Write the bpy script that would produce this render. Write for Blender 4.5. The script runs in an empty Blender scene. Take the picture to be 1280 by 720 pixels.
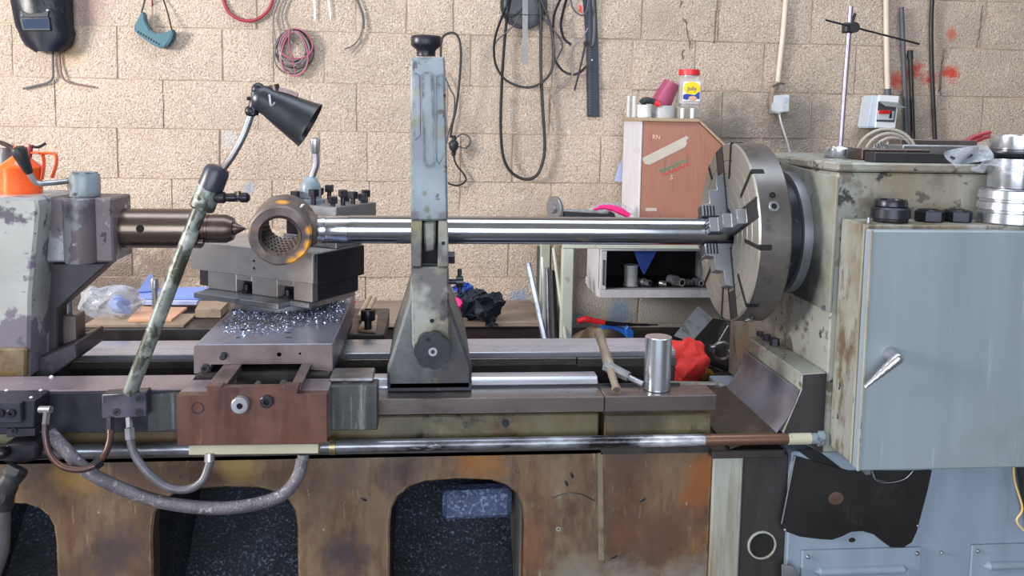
import bpy, bmesh, math, random
from mathutils import Vector, Matrix
random.seed(7)
SC = bpy.context.scene
COL = SC.collection

# ------------------------------------------------------------------ camera
F_PX, PPX, PPY = 1100.0, 640.0, 260.0
CAM = Vector((0, 0, 1.35))
_th, _ps, _ro = math.atan(.1), math.radians(5.4), math.radians(1.0)
_F = Vector((math.sin(_ps)*math.cos(_th), math.cos(_ps)*math.cos(_th), -math.sin(_th)))
_R = _F.cross(Vector((0, 0, 1))).normalized()
_D = _F.cross(_R)
IR = _R*math.cos(_ro) - _D*math.sin(_ro)
ID = _R*math.sin(_ro) + _D*math.cos(_ro)
cd = bpy.data.cameras.new('camera'); cam = bpy.data.objects.new('camera', cd); COL.objects.link(cam)
cam.matrix_world = Matrix(((IR.x, -ID.x, -_F.x, CAM.x), (IR.y, -ID.y, -_F.y, CAM.y), (IR.z, -ID.z, -_F.z, CAM.z), (0, 0, 0, 1)))
cd.sensor_width = 36; cd.lens = F_PX*36/1280; cd.shift_y = -(360-PPY)/1280
cd.clip_start = .05; cd.clip_end = 100
SC.camera = cam

# ------------------------------------------------------------------ light: an open workshop front lets daylight in
W = bpy.data.worlds.new('daylight'); SC.world = W; W.use_nodes = True
bg = W.node_tree.nodes['Background']
bg.inputs[0].default_value = (.74, .86, 1.0, 1); bg.inputs[1].default_value = .5
def area(name, loc, target, size, power, col):
    l = bpy.data.lights.new(name, 'AREA'); l.shape = 'RECTANGLE'; l.size, l.size_y = size; l.energy = power; l.color = col
    o = bpy.data.objects.new(name, l); COL.objects.link(o); o.location = loc
    o.rotation_euler = (Vector(target)-Vector(loc)).to_track_quat('-Z', 'Y').to_euler()
    return o
area('window_daylight', (-3.93, .9, 2.0), (-1.0, 2.6, 1.25), (1.05, .95), 225, (1.0, .95, .88))
area('door_daylight', (-.6, -2.93, 1.5), (-.6, 3.0, 1.45), (4.4, 2.4), 185, (.86, .93, 1.0))
area('rooflight_daylight', (.4, 1.75, 3.66), (.4, 1.75, 0), (4.2, 1.1), 78, (.80, .90, 1.0))
SC.view_settings.view_transform = 'Standard'; SC.view_settings.look = 'None'
SC.view_settings.gamma = 1.0; SC.view_settings.use_curve_mapping = False
SC.view_settings.exposure = 0.3

# ------------------------------------------------------------------ pixel -> place
def ray(x, y): return _F + IR*((x-PPX)/F_PX) + ID*((y-PPY)/F_PX)
def P(x, y, Y): d = ray(x, y); return CAM + d*((Y-CAM.y)/d.y)      # point on a wall-parallel plane
def PX(x, y, X): d = ray(x, y); return CAM + d*((X-CAM.x)/d.x)     # point on a lathe end plane
def PZ(x, y, Z): d = ray(x, y); return CAM + d*((Z-CAM.z)/d.z)     # point on a level surface
def plen(n, Y): return n*Y/F_PX*1.005

# ------------------------------------------------------------------ mesh builder
_rk = random.Random(41)
_KS = [[(Vector((_rk.uniform(-1, 1), _rk.uniform(-1, 1), _rk.uniform(-1, 1))).normalized()*_rk.uniform(2.2, 6.0), _rk.uniform(0, 6.28)) for _ in range(5)] for _ in range(3)]
def vnoise(p): return Vector([sum(math.sin(k.dot(p)+ph) for k, ph in ks)*.27 for ks in _KS])   # smooth repeatable lumps
class B:
    def __init__(s): s.bm = bmesh.new()
    def _add(s, t, bev=0, seg=1):
        bmesh.ops.recalc_face_normals(t, faces=t.faces)
        if bev:
            es = [e for e in t.edges if len(e.link_faces) == 2 and e.calc_face_angle(0) > .5]
            bmesh.ops.bevel(t, geom=es, offset=bev, segments=seg, affect='EDGES', clamp_overlap=True)
        me = bpy.data.meshes.new('t'); t.to_mesh(me); t.free(); s.bm.from_mesh(me); bpy.data.meshes.remove(me)
        return s
    def box(s, x0, x1, y0, y1, z0, z1, bev=0, M=None, seg=1):
        t = bmesh.new(); bmesh.ops.create_cube(t, size=1)
        for v in t.verts: v.co = Vector(((x0+x1)/2+v.co.x*(x1-x0), (y0+y1)/2+v.co.y*(y1-y0), (z0+z1)/2+v.co.z*(z1-z0)))
        if M: t.transform(M)
        return s._add(t, bev, seg)
    def prism(s, pts, vec, bev=0, seg=1):
        t = bmesh.new(); vec = Vector(vec)
        a = [t.verts.new(Vector(p)) for p in pts]; b = [t.verts.new(Vector(p)+vec) for p in pts]
        t.faces.new(a); t.faces.new(b[::-1]); n = len(a)
        for i in range(n): t.faces.new((a[i], b[i], b[(i+1) % n], a[(i+1) % n]))
        return s._add(t, bev, seg)
    def px(s, pts, Y, depth, bev=0, seg=1): return s.prism([P(x, y, Y) for x, y in pts], (0, depth, 0), bev, seg)
    def hull(s, pts, bev=0):
        t = bmesh.new()
        for p in pts: t.verts.new(Vector(p))
        r = bmesh.ops.convex_hull(t, input=t.verts)
        bmesh.ops.dissolve_limit(t, angle_limit=.02, verts=t.verts, edges=t.edges)
        return s._add(t, bev)
    def lathe(s, prof, o, ax=(0, 0, 1), n=32, caps=True):
        t = bmesh.new(); ax = Vector(ax).normalized(); o = Vector(o)
        u = ax.orthogonal().normalized(); w = ax.cross(u); rings = []
        for r, h in prof:
            rings.append([t.verts.new(o+ax*h+(u*math.cos(2*math.pi*i/n)+w*math.sin(2*math.pi*i/n))*max(r, 1e-4)) for i in range(n)])
        for A, C in zip(rings, rings[1:]):
            for i in range(n): t.faces.new((A[i], A[(i+1) % n], C[(i+1) % n], C[i]))
        if caps: t.faces.new(rings[0][::-1]); t.faces.new(rings[-1])
        return s._add(t)
    def ring(s, ro, ri, o, ax, h, n=40, ch=0.0):
        pr = [(ri, 0), (ro-ch, 0), (ro, ch), (ro, h-ch), (ro-ch, h), (ri, h), (ri, 0)]
        return s.lathe(pr, o, ax, n, caps=False)
    def cyl(s, p0, p1, r, r2=None, n=20, ch=0):
        p0 = Vector(p0); p1 = Vector(p1); L = (p1-p0).length; r2 = r if r2 is None else r2
        pr = [(r, 0), (r2, L)] if not ch else [(r-ch, 0), (r, ch), (r2, L-ch), (r2-ch, L)]
        return s.lathe(pr, p0, p1-p0, n)
    def sph(s, c, r, n=12, sc=(1, 1, 1), M=None):
        t = bmesh.new(); bmesh.ops.create_uvsphere(t, u_segments=n, v_segments=max(6, n*2//3), radius=r)
        for v in t.verts: v.co = Vector((v.co.x*sc[0], v.co.y*sc[1], v.co.z*sc[2]))
        if M: t.transform(M)
        for v in t.verts: v.co += Vector(c)
        return s._add(t)
    def tube(s, pts, r, n=8, closed=False, res=6, smooth=True, flat=None):
        pts = [Vector(p) for p in pts]; q = []; N = len(pts)
        if smooth and N > 2:
            rng = range(N) if closed else range(N-1)
            for i in rng:
                g = (lambda k: pts[k % N]) if closed else (lambda k: pts[min(max(k, 0), N-1)])
                a, b, c, d = g(i-1), g(i), g(i+1), g(i+2)
                for k in range(res):
                    u = k/res
                    q.append(.5*((2*b)+(c-a)*u+(2*a-5*b+4*c-d)*u*u+(3*b-a-3*c+d)*u**3))
            if not closed: q.append(pts[-1])
        else: q = pts
        t = bmesh.new(); rings = []; M = len(q); up = None
        for i, p in enumerate(q):
            if closed: d = q[(i+1) % M]-q[i-1]
            else: d = q[min(i+1, M-1)]-q[max(i-1, 0)]
            d.normalize()
            if up is None: up = d.orthogonal().normalized() if flat is None else Vector(flat)
            up = (up-d*up.dot(d)); up = up.normalized() if up.length > 1e-5 else d.orthogonal().normalized()
            w = d.cross(up); rr = r[min(int(i*len(r)/M), len(r)-1)] if isinstance(r, (list,)) else r
            ra, rb = rr if isinstance(rr, tuple) else (rr, rr)
            rings.append([t.verts.new(p+up*math.cos(2*math.pi*(k+.5)/n)*ra+w*math.sin(2*math.pi*(k+.5)/n)*rb) for k in range(n)])
        pr = list(zip(rings, rings[1:]))
        if closed: pr.append((rings[-1], rings[0]))
        for A, C in pr:
            for i in range(n): t.faces.new((A[i], A[(i+1) % n], C[(i+1) % n], C[i]))
        if not closed: t.faces.new(rings[0][::-1]); t.faces.new(rings[-1])
        return s._add(t)
    def xf(s, M): s.bm.transform(M); return s
    def jit(s, amp, sc, seed=0):
        for v in s.bm.verts: v.co += vnoise(v.co*sc+Vector((seed*2.3, seed*.7, 3)))*amp
        return s

ORG = {}
def finish(o, bm, angle=.6):
    bmesh.ops.recalc_face_normals(bm, faces=bm.faces)
    for f in bm.faces: f.smooth = True
    for e in bm.edges:
        if len(e.link_faces) == 2 and e.calc_face_angle(0) > angle: e.smooth = False
    bm.to_mesh(o.data); bm.free()
def obj(name, b, m, parent=None, label=None, angle=.6):
    bm = b.bm if isinstance(b, B) else b
    me = bpy.data.meshes.new(name); o = bpy.data.objects.new(name, me); COL.objects.link(o)
    if parent is not None: org = ORG[parent.name]; o.parent = parent
    else:
        vs = [v.co for v in bm.verts]
        org = Vector(((min(v.x for v in vs)+max(v.x for v in vs))/2, (min(v.y for v in vs)+max(v.y for v in vs))/2, min(v.z for v in vs)))
        o.location = org
    ORG[o.name] = org
    bm.transform(Matrix.Translation(-org)); finish(o, bm, angle)
    me.materials.append(m)
    if label: o['label'] = label
    return o
def tag(o, label, cat, group=None):
    o['label'] = label; o['category'] = cat
    if group: o['group'] = group
    return o
def thing(name, label, cat, base, group=None):
    o = bpy.data.objects.new(name, None); COL.objects.link(o); o.location = base; o.empty_display_size = .05
    ORG[o.name] = Vector(base); return tag(o, label, cat, group)
def struct(o): o['kind'] = 'structure'; return o

# ------------------------------------------------------------------ materials
def L(r, g, b):
    f = lambda c: (c/255/12.92) if c/255 <= .04045 else ((c/255+.055)/1.055)**2.4
    return (f(r), f(g), f(b), 1)
def mat(name, col, rough=.5, metal=0, var=.12, vsc=6, layers=(), bump=None, spec=.5, world=False, rvar=.1, spots=(), stretch=(1, 1, 1), trans=0, coat=0, edge=None):
    """layers: (colour, scale, threshold, softness, stretch, rough, metal); spots: (colour, centre, radius, falloff noise)"""
    m = bpy.data.materials.new(name); m.use_nodes = True; nt = m.node_tree; N = nt.nodes; K = nt.links
    bs = N['Principled BSDF']
    if world: g = N.new('ShaderNodeNewGeometry'); co = g.outputs['Position']
    else: g = N.new('ShaderNodeTexCoord'); co = g.outputs['Object']
    def mapped(st):
        if tuple(st) == (1, 1, 1): return co
        mp = N.new('ShaderNodeMapping'); mp.inputs['Scale'].default_value = st; K.new(co, mp.inputs['Vector']); return mp.outputs[0]
    def nz(sc, det=5, st=(1, 1, 1), ro=.6):
        n = N.new('ShaderNodeTexNoise'); n.inputs['Scale'].default_value = sc; n.inputs['Detail'].default_value = det
        n.inputs['Roughness'].default_value = ro; K.new(mapped(st), n.inputs['Vector']); return n.outputs['Fac']
    def rng(v, a, b, c=0., d=1.):
        r = N.new('ShaderNodeMapRange'); r.inputs[1].default_value = a; r.inputs[2].default_value = b; r.inputs[3].default_value = c; r.inputs[4].default_value = d
        K.new(v, r.inputs[0]); return r.outputs[0]
    def mix(f, a, b, ty='RGBA'):
        x = N.new('ShaderNodeMix'); x.data_type = ty
        if ty == 'RGBA': i = (0, 6, 7); o = 2
        else: i = (0, 2, 3); o = 0
        K.new(f, x.inputs[i[0]])
        for s, v in ((i[1], a), (i[2], b)):
            if hasattr(v, 'is_linked') or hasattr(v, 'links'): K.new(v, x.inputs[s])
            else: x.inputs[s].default_value = v
        return x.outputs[o]
    v = nz(vsc, 6, stretch)
    lo = tuple(c*(1-var*1.6) for c in col[:3])+(1,); hi = tuple(min(1, c*(1+var*1.6)) for c in col[:3])+(1,)
    cur = mix(rng(v, .3, .7), lo, hi)
    rg = rng(nz(vsc*2.3, 4, stretch), .3, .7, max(.03, rough-rvar), min(1, rough+rvar)); me = metal
    for l in layers:
        c2, sc, th, so, st, r2, m2 = (list(l)+[None]*7)[:7]
        msk = rng(nz(sc, 8, st or (1, 1, 1), .65), th-so, th+so)
        cur = mix(msk, cur, c2)
        if r2 is not None: rg = mix(msk, rg, r2, 'FLOAT')
        if m2 is not None: me = mix(msk, me, m2, 'FLOAT')
    for c2, cen, rad, amp in spots:
        d = N.new('ShaderNodeVectorMath'); d.operation = 'DISTANCE'; K.new(co, d.inputs[0]); d.inputs[1].default_value = cen
        a = N.new('ShaderNodeMath'); a.operation = 'MULTIPLY_ADD'; K.new(nz(18, 8), a.inputs[0]); a.inputs[1].default_value = -rad*2.2*amp; K.new(d.outputs['Value'], a.inputs[2])
        a2 = N.new('ShaderNodeMath'); a2.operation = 'ADD'; K.new(a.outputs[0], a2.inputs[0]); a2.inputs[1].default_value = rad*1.1*amp
        cur = mix(rng(a2.outputs[0], rad, rad*.35, 0, .9), cur, c2)
    if edge:                                      # worn edges: (colour, radius, strength)
        bv = N.new('ShaderNodeBevel'); bv.samples = 4; bv.inputs['Radius'].default_value = edge[1]
        gm = N.new('ShaderNodeNewGeometry'); dt = N.new('ShaderNodeVectorMath'); dt.operation = 'DOT_PRODUCT'
        K.new(bv.outputs[0], dt.inputs[0]); K.new(gm.outputs['Normal'], dt.inputs[1])
        e1 = rng(dt.outputs['Value'], .985, .88); e2 = rng(nz(45, 6), .42, .62, 0, edge[2])
        ml = N.new('ShaderNodeMath'); ml.operation = 'MULTIPLY'; K.new(e1, ml.inputs[0]); K.new(e2, ml.inputs[1])
        cur = mix(ml.outputs[0], cur, edge[0])
    K.new(cur, bs.inputs['Base Color']); K.new(rg, bs.inputs['Roughness'])
    if hasattr(me, 'links'): K.new(me, bs.inputs['Metallic'])
    else: bs.inputs['Metallic'].default_value = me
    bs.inputs['Specular IOR Level'].default_value = spec
    if trans: bs.inputs['Transmission Weight'].default_value = trans
    if coat: bs.inputs['Coat Weight'].default_value = coat; bs.inputs['Coat Roughness'].default_value = .15
    if bump:
        bn = N.new('ShaderNodeBump'); bn.inputs['Strength'].default_value = bump[1]; bn.inputs['Distance'].default_value = bump[2] if len(bump) > 2 else .004
        K.new(nz(bump[0], 5, stretch if len(bump) > 3 else (1, 1, 1)), bn.inputs['Height']); K.new(bn.outputs[0], bs.inputs['Normal'])
    return m
V3 = Vector
YW = 3.70                                        # face of the block wall
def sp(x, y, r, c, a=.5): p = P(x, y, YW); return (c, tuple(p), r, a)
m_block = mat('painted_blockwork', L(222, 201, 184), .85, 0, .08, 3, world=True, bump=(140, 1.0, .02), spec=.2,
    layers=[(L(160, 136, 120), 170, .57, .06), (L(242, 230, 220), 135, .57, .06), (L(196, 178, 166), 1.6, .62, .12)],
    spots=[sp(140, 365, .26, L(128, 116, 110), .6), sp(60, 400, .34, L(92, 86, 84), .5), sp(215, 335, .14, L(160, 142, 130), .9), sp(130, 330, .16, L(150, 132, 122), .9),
           sp(790, 390, .36, L(214, 210, 206), .5), sp(900, 410, .3, L(204, 200, 198), .5),  # grey-white wall paint, its colour lightened against the shade under the bench
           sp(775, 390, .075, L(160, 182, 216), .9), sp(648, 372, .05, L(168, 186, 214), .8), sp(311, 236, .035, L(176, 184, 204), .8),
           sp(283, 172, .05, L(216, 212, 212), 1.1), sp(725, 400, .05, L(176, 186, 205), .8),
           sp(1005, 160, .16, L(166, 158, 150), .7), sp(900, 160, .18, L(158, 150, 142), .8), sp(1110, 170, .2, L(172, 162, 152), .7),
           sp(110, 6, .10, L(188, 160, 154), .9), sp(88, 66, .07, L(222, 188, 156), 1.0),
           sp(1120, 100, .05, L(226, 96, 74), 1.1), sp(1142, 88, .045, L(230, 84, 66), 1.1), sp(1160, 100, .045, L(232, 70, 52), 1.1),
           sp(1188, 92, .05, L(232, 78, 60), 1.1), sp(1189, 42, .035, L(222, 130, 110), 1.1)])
m_mortar = mat('mortar', L(186, 165, 148), .9, 0, .15, 8, bump=(60, .6), spec=.2)
m_floor = mat('concrete_floor', L(92, 88, 86), .8, 0, .2, 2, layers=[(L(52, 48, 46), 3, .58, .1)], bump=(40, .3))
m_plaster = mat('plaster', L(150, 144, 136), .9, 0, .06, 2)
# machine paints
m_paint = mat('chipped_grey_paint', L(122, 134, 146), .4, 0, .10, 5, rvar=.12, edge=(L(44, 44, 48), .012, .95),
    layers=[(L(118, 116, 96), 5, .60, .08, (1, 1, .6)), (L(88, 86, 92), 8, .63, .015, (1, 1, 1), .6), (L(48, 48, 52), 26, .635, .015)], bump=(9, .25, .003))
def usp(x, y, r, c, a=.8): p = P(x, y, 1.788); return (c, (p.x, p.y-1.98, p.z-P(640, 497, 1.77).z), r, a)
m_upright = mat('stained_upright_paint', L(116, 128, 140), .38, 0, .10, 5, rvar=.12, edge=(L(44, 44, 48), .012, .95),
    layers=[(L(104, 108, 104), 5, .62, .08, (1, 1, .6)), (L(88, 86, 92), 9, .66, .015, (1, 1, 1), .6), (L(46, 46, 50), 26, .62, .015)], bump=(9, .25, .003),
    spots=[usp(520, 118, .022, L(126, 128, 118), 1.5), usp(521, 150, .026, L(112, 112, 96), 1.5), usp(552, 130, .018, L(124, 128, 120), 1.5), usp(553, 165, .018, L(116, 120, 112), 1.5),
           usp(534, 262, .009, L(78, 86, 66), 1.8), usp(537, 272, .008, L(74, 80, 62), 1.8), usp(531, 242, .007, L(80, 88, 72), 1.8), usp(518, 270, .014, L(84, 78, 90), 1.5), usp(553, 270, .012, L(80, 76, 84), 1.5)])
m_tail = mat('flaking_tailstock_paint', L(150, 152, 152), .42, 0, .12, 5, rvar=.12,
    layers=[(L(122, 112, 86), 3, .62, .08), (L(98, 92, 106), 5, .535, .012, (1, 1, .8), .55), (L(76, 72, 84), 9, .60, .02), (L(44, 42, 50), 24, .67, .02)], bump=(9, .4, .004))
m_housing = mat('flaking_housing_paint', L(136, 138, 144), .36, .2, .12, 5, rvar=.12, edge=(L(70, 66, 74), .005, .8),
    layers=[(L(104, 94, 100), 9, .485, .012, (1, 1, .7), .5), (L(70, 66, 76), 6, .57, .06), (L(164, 166, 170), 14, .62, .015), (L(44, 42, 50), 24, .66, .02)], bump=(9, .4, .004))
m_comp = mat('compound_slide_steel', L(154, 150, 152), .4, .3, .07, 6, rvar=.1, layers=[(L(130, 116, 108), 4, .56, .1), (L(96, 90, 90), 20, .68, .03)], bump=(40, .06), edge=(L(196, 196, 200), .003, .8))
m_cabside = mat('rust_streaked_cabinet_side', L(146, 148, 144), .45, 0, .1, 5, edge=(L(70, 58, 48), .005, .7), layers=[(L(118, 106, 86), 5, .54, .12, (1, 1, .6)), (L(98, 84, 68), 22, .57, .06, (1, 1, .4)), (L(164, 178, 192), 6, .64, .02), (L(48, 42, 42), 24, .65, .02)], bump=(20, .15))
m_endface = mat('dark_patched_end_cover', L(146, 148, 140), .42, 0, .1, 5, layers=[(L(120, 106, 80), 3.5, .62, .1, (1, 1, .5)), (L(66, 62, 60), 12, .66, .02)], bump=(9, .2, .003),
    spots=[(L(44, 46, 50), (P(1048, 203, 1.77).x-1.3, -.05, 1.098-.62), .235, .25), (L(40, 40, 44), (P(1048, 203, 1.77).x-1.3, -.12, 1.0-.62), .2, .3)])  # dark round patches on the cover behind the spindle flange
m_paint_green = mat('oily_green_grey_paint', L(138, 141, 136), .45, 0, .12, 4, rvar=.15, edge=(L(84, 66, 48), .006, .8),
    layers=[(L(122, 102, 72), 3.2, .57, .12, (1, 1, .4)), (L(112, 108, 98), 11, .57, .03), (L(86, 80, 72), 16, .60, .02), (L(58, 54, 52), 9, .645, .015), (L(40, 38, 42), 34, .66, .02)], bump=(9, .25, .003))
m_door = mat('door_grey_paint', L(134, 145, 155), .38, 0, .05, 3, stretch=(6, 6, .5), rvar=.08,
    layers=[(L(120, 124, 122), 2.2, .64, .1), (L(38, 40, 48), 34, .745, .01), (L(166, 176, 184), 22, .70, .06, (4, 4, .2))])
m_base_blue = mat('blue_grey_base_paint', L(128, 142, 160), .4, 0, .08, 3, stretch=(5, 5, .6),
    layers=[(L(104, 100, 84), 2.4, .64, .1), (L(40, 42, 52), 28, .71, .01)])
def bsp(x, y, r, c, a=.7): p = P(x, y, 1.80); return (c, (p.x, -.20, p.z), r, a)
m_bed = mat('oil_stained_casting', L(104, 84, 65), .44, 0, .16, 4, stretch=(3, 3, .8), rvar=.15, edge=(L(150, 140, 116), .007, .85),
    layers=[(L(132, 122, 104), 3.6, .60, .06, (1.6, 1, .6)), (L(114, 76, 42), 2.6, .58, .09, (1.5, 1, .6)), (L(58, 43, 42), 3.4, .56, .09, (1.2, 1, .7)),
            (L(76, 54, 44), 8, .55, .08, (1, 1, .8)), (L(84, 56, 42), 30, .59, .10, (1.5, 1.5, .3)), (L(136, 120, 94), 40, .66, .06, (1.5, 1.5, .25)), (L(196, 186, 164), 44, .695, .015, (1, 1, .5)), (L(28, 24, 26), 34, .69, .012, (1, 1, .6))], bump=(30, .18),
    spots=[bsp(140, 690, .07, L(58, 46, 48)), bsp(430, 690, .06, L(52, 42, 48)), bsp(500, 590, .06, L(60, 46, 48)), bsp(600, 575, .06, L(136, 88, 40)), bsp(880, 590, .05, L(128, 76, 34)),
           bsp(870, 620, .05, L(120, 72, 36)), bsp(830, 670, .07, L(86, 58, 46)), bsp(780, 665, .06, L(92, 62, 48)), bsp(720, 732, .08, L(118, 112, 102), .8), bsp(790, 732, .08, L(120, 114, 104), .8), bsp(860, 732, .08, L(122, 116, 108), .8),
           bsp(300, 580, .05, L(138, 112, 62)), bsp(100, 590, .06, L(128, 100, 56)), bsp(650, 680, .06, L(112, 76, 50))])
m_bed_top = mat('stained_bed_wall', L(92, 86, 66), .42, 0, .16, 4, stretch=(3, 3, .8), rvar=.15, edge=(L(44, 40, 36), .006, .8),
    layers=[(L(62, 55, 46), 4, .54, .1, (1, 1, .5)), (L(128, 124, 104), 5, .62, .06), (L(36, 32, 32), 9, .62, .04), (L(104, 76, 42), 3, .60, .08)], bump=(22, .12))
m_bed_pale = mat('pale_bed_paint', L(150, 152, 146), .45, 0, .1, 4, stretch=(4, 4, .5),
    layers=[(L(112, 96, 70), 5, .60, .08, (3, 3, .3)), (L(40, 38, 40), 14, .67, .02, (2, 2, .5))], bump=(20, .1))
m_dark_paint = mat('greasy_dark_casting', L(44, 40, 42), .42, 0, .25, 5, stretch=(3, 3, .6), layers=[(L(86, 74, 56), 4, .64, .06), (L(96, 92, 92), 20, .70, .03)], bump=(18, .2))
m_black = mat('black_enamel', L(26, 25, 27), .38, 0, .2, 4, layers=[(L(60, 52, 40), 5, .66, .08)])
m_plug = mat('blue_grey_dusted_plug', L(66, 78, 112), .6, .1, .2, 9, layers=[(L(128, 140, 176), 120, .56, .06)], bump=(120, .5))
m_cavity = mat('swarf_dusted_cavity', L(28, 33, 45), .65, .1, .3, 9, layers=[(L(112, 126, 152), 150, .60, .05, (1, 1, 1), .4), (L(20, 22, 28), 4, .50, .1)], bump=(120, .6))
m_purple = mat('worn_purple_primer', L(96, 88, 100), .4, .2, .12, 6, layers=[(L(138, 142, 148), 6, .60, .02), (L(58, 54, 64), 4, .60, .06), (L(150, 120, 80), 3, .68, .05)], bump=(14, .15))
m_tail_side = mat('dark_web_paint', L(52, 48, 56), .45, .1, .2, 5, layers=[(L(88, 84, 92), 7, .64, .04)], bump=(18, .2))
# steels
m_chrome = mat('polished_shaft_steel', L(172, 177, 188), .17, 1, .03, 40, rvar=.03, stretch=(.2, 1, 1), layers=[(L(150, 148, 150), 6, .66, .05, (.4, 1, 1), .26)])
m_turned = mat('turned_steel', L(190, 194, 204), .24, .9, .03, 30, rvar=.02)
m_turnedx = mat('fine_turned_steel', L(186, 192, 206), .2, 1, .10, 90, rvar=.08, stretch=(3, .05, .05))
m_ground = mat('ground_way_steel', L(188, 190, 204), .3, .6, .08, 12, rvar=.08, stretch=(.15, 3, 3), layers=[(L(150, 132, 124), 3, .64, .08, (.6, 1, 1), .35)])
m_waybrown = mat('oil_browned_way', L(104, 97, 96), .27, .6, .12, 5, rvar=.08, stretch=(.3, 2, 2), layers=[(L(78, 72, 72), 5, .60, .06), (L(146, 140, 140), 9, .68, .05)])
m_steel = mat('worn_grey_steel', L(146, 148, 156), .36, .7, .10, 8, rvar=.1, layers=[(L(104, 98, 96), 6, .60, .08), (L(60, 56, 56), 24, .68, .03)])
m_slide = mat('slide_steel', L(118, 120, 138), .36, .45, .08, 6, rvar=.1, layers=[(L(100, 92, 94), 5, .58, .1)], bump=(40, .08))
m_chuck = mat('chuck_face_steel', L(152, 150, 146), .4, .55, .05, 6, rvar=.08, layers=[(L(122, 116, 110), 5, .62, .1), (L(190, 158, 80), 5, .72, .03)])
m_chuckrim = mat('dark_chuck_rim_steel', L(100, 96, 95), .38, .65, .10, 6, layers=[(L(128, 120, 116), 5, .62, .08), (L(72, 68, 68), 12, .64, .05)])
m_dsteel = mat('dark_blackened_steel', L(46, 46, 54), .38, .6, .2, 8, layers=[(L(110, 112, 122), 22, .70, .03)])
m_quill = mat('quill_steel', L(112, 100, 92), .3, .9, .1, 6, rvar=.08, stretch=(.3, 2, 2), layers=[(L(146, 140, 134), 6, .64, .06, (.3, 2, 2))])
m_livec = mat('browned_centre_steel', L(92, 78, 76), .34, .85, .1, 20, stretch=(4, .2, .2))
m_rust = mat('weld_rusted_steel', L(112, 98, 92), .5, .4, .15, 12, layers=[(L(150, 98, 46), 6, .64, .05), (L(78, 68, 68), 9, .58, .08), (L(226, 160, 52), 9, .715, .012, (1, 1, 1), .6, 0)], bump=(24, .3))
m_brownblock = mat('brown_oiled_steel', L(100, 68, 60), .3, .45, .14, 5, rvar=.1, stretch=(3, 3, .5), layers=[(L(74, 50, 48), 4, .58, .08), (L(140, 104, 90), 16, .66, .05, (3, 3, .4)), (L(214, 200, 190), 60, .80, .02)])
m_brownedge = mat('brown_frame_steel', L(108, 96, 96), .36, .5, .12, 6, layers=[(L(84, 70, 68), 5, .58, .1), (L(140, 132, 130), 16, .66, .05)])
m_dark_blue = mat('dark_oily_slide', L(50, 50, 62), .32, .35, .2, 5, layers=[(L(98, 92, 108), 4, .60, .08), (L(118, 126, 112), 3, .70, .05)], bump=(20, .1))
m_wing_top = mat('oily_wing_top', L(132, 120, 130), .3, .35, .12, 5, layers=[(L(100, 86, 92), 4, .58, .1), (L(166, 166, 170), 6, .68, .05)])
m_cast_gunk = mat('scored_gunk_casting', L(64, 66, 68), .4, .4, .2, 6, stretch=(6, 6, .4), layers=[(L(132, 136, 136), 9, .60, .06, (4, 4, .25))], bump=(30, .25))
m_cream = mat('cream_strip', L(166, 160, 142), .5, 0, .08, 8, layers=[(L(108, 96, 78), 10, .64, .04)])
m_copper = mat('oxidised_copper', L(96, 64, 56), .4, .6, .15, 9, layers=[(L(58, 54, 62), 7, .52, .08)])
m_conduit = mat('braided_conduit', L(94, 90, 100), .55, .3, .2, 30, layers=[(L(60, 56, 66), 5, .58, .08), (L(150, 148, 156), 80, .62, .06)], bump=(260, .8, .003))
m_hose = mat('grey_oil_hose', L(88, 86, 94), .45, .1, .15, 10, layers=[(L(54, 52, 58), 8, .6, .08)])
m_pipe = mat('smeared_feed_rod', L(136, 138, 148), .28, .5, .15, 5, rvar=.1, stretch=(.5, 2, 2), layers=[(L(34, 32, 38), 6, .52, .06, (.35, 1, 1)), (L(206, 210, 218), 10, .63, .04, (.3, 1, 1))])
m_pipe_brown = mat('brown_rod_end', L(112, 84, 72), .34, .6, .12, 5, stretch=(.5, 2, 2))
m_pipe_wh = mat('flaking_paint_sleeve', L(172, 170, 150), .5, 0, .1, 9, layers=[(L(60, 54, 50), 24, .58, .03)])
m_lampole = mat('chipped_pole_paint', L(112, 118, 116), .4, .2, .1, 8, layers=[(L(58, 60, 52), 22, .50, .025, (1, 1, .5)), (L(172, 176, 172), 9, .60, .05), (L(40, 38, 36), 40, .62, .02)], bump=(30, .15))
m_swarf = mat('bright_swarf', L(172, 186, 214), .25, .9, .25, 50)
m_rubber = mat('black_rubber', L(30, 31, 35), .5, 0, .15, 12)
m_rubber_g = mat('grey_rubber', L(78, 78, 84), .5, 0, .15, 12)
m_plastic_b = mat('navy_black_plastic', L(44, 48, 62), .33, 0, .08, 3, layers=[(L(74, 80, 98), 4, .66, .1)], bump=(6, .05))
m_shade = mat('dusty_black_shade', L(34, 38, 48), .4, .2, .15, 6, layers=[(L(96, 108, 128), 26, .68, .05)])
m_orange = mat('orange_enamel', L(238, 92, 36), .25, 0, .05, 4, coat=.3)
m_red = mat('red_plastic', L(214, 40, 52), .4, 0, .06, 6)
m_redcloth = mat('red_cloth', L(232, 62, 56), .8, 0, .1, 8, bump=(30, .3))
m_redcable = mat('red_hose', L(150, 50, 62), .45, 0, .12, 8)
m_teal = mat('teal_vinyl', L(54, 98, 112), .5, 0, .08, 8)
m_greywire = mat('grey_wire', L(128, 120, 124), .5, 0, .15, 10)
m_pinkwire = mat('pink_red_wire', L(172, 84, 108), .5, 0, .1, 10)
m_white = mat('white_plastic', L(220, 222, 228), .4, 0, .04, 6)
m_ivory = mat('ivory_conduit', L(206, 194, 180), .45, 0, .05, 4)
m_boxgrey = mat('breaker_box_grey', L(196, 206, 220), .4, 0, .04, 4)
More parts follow.
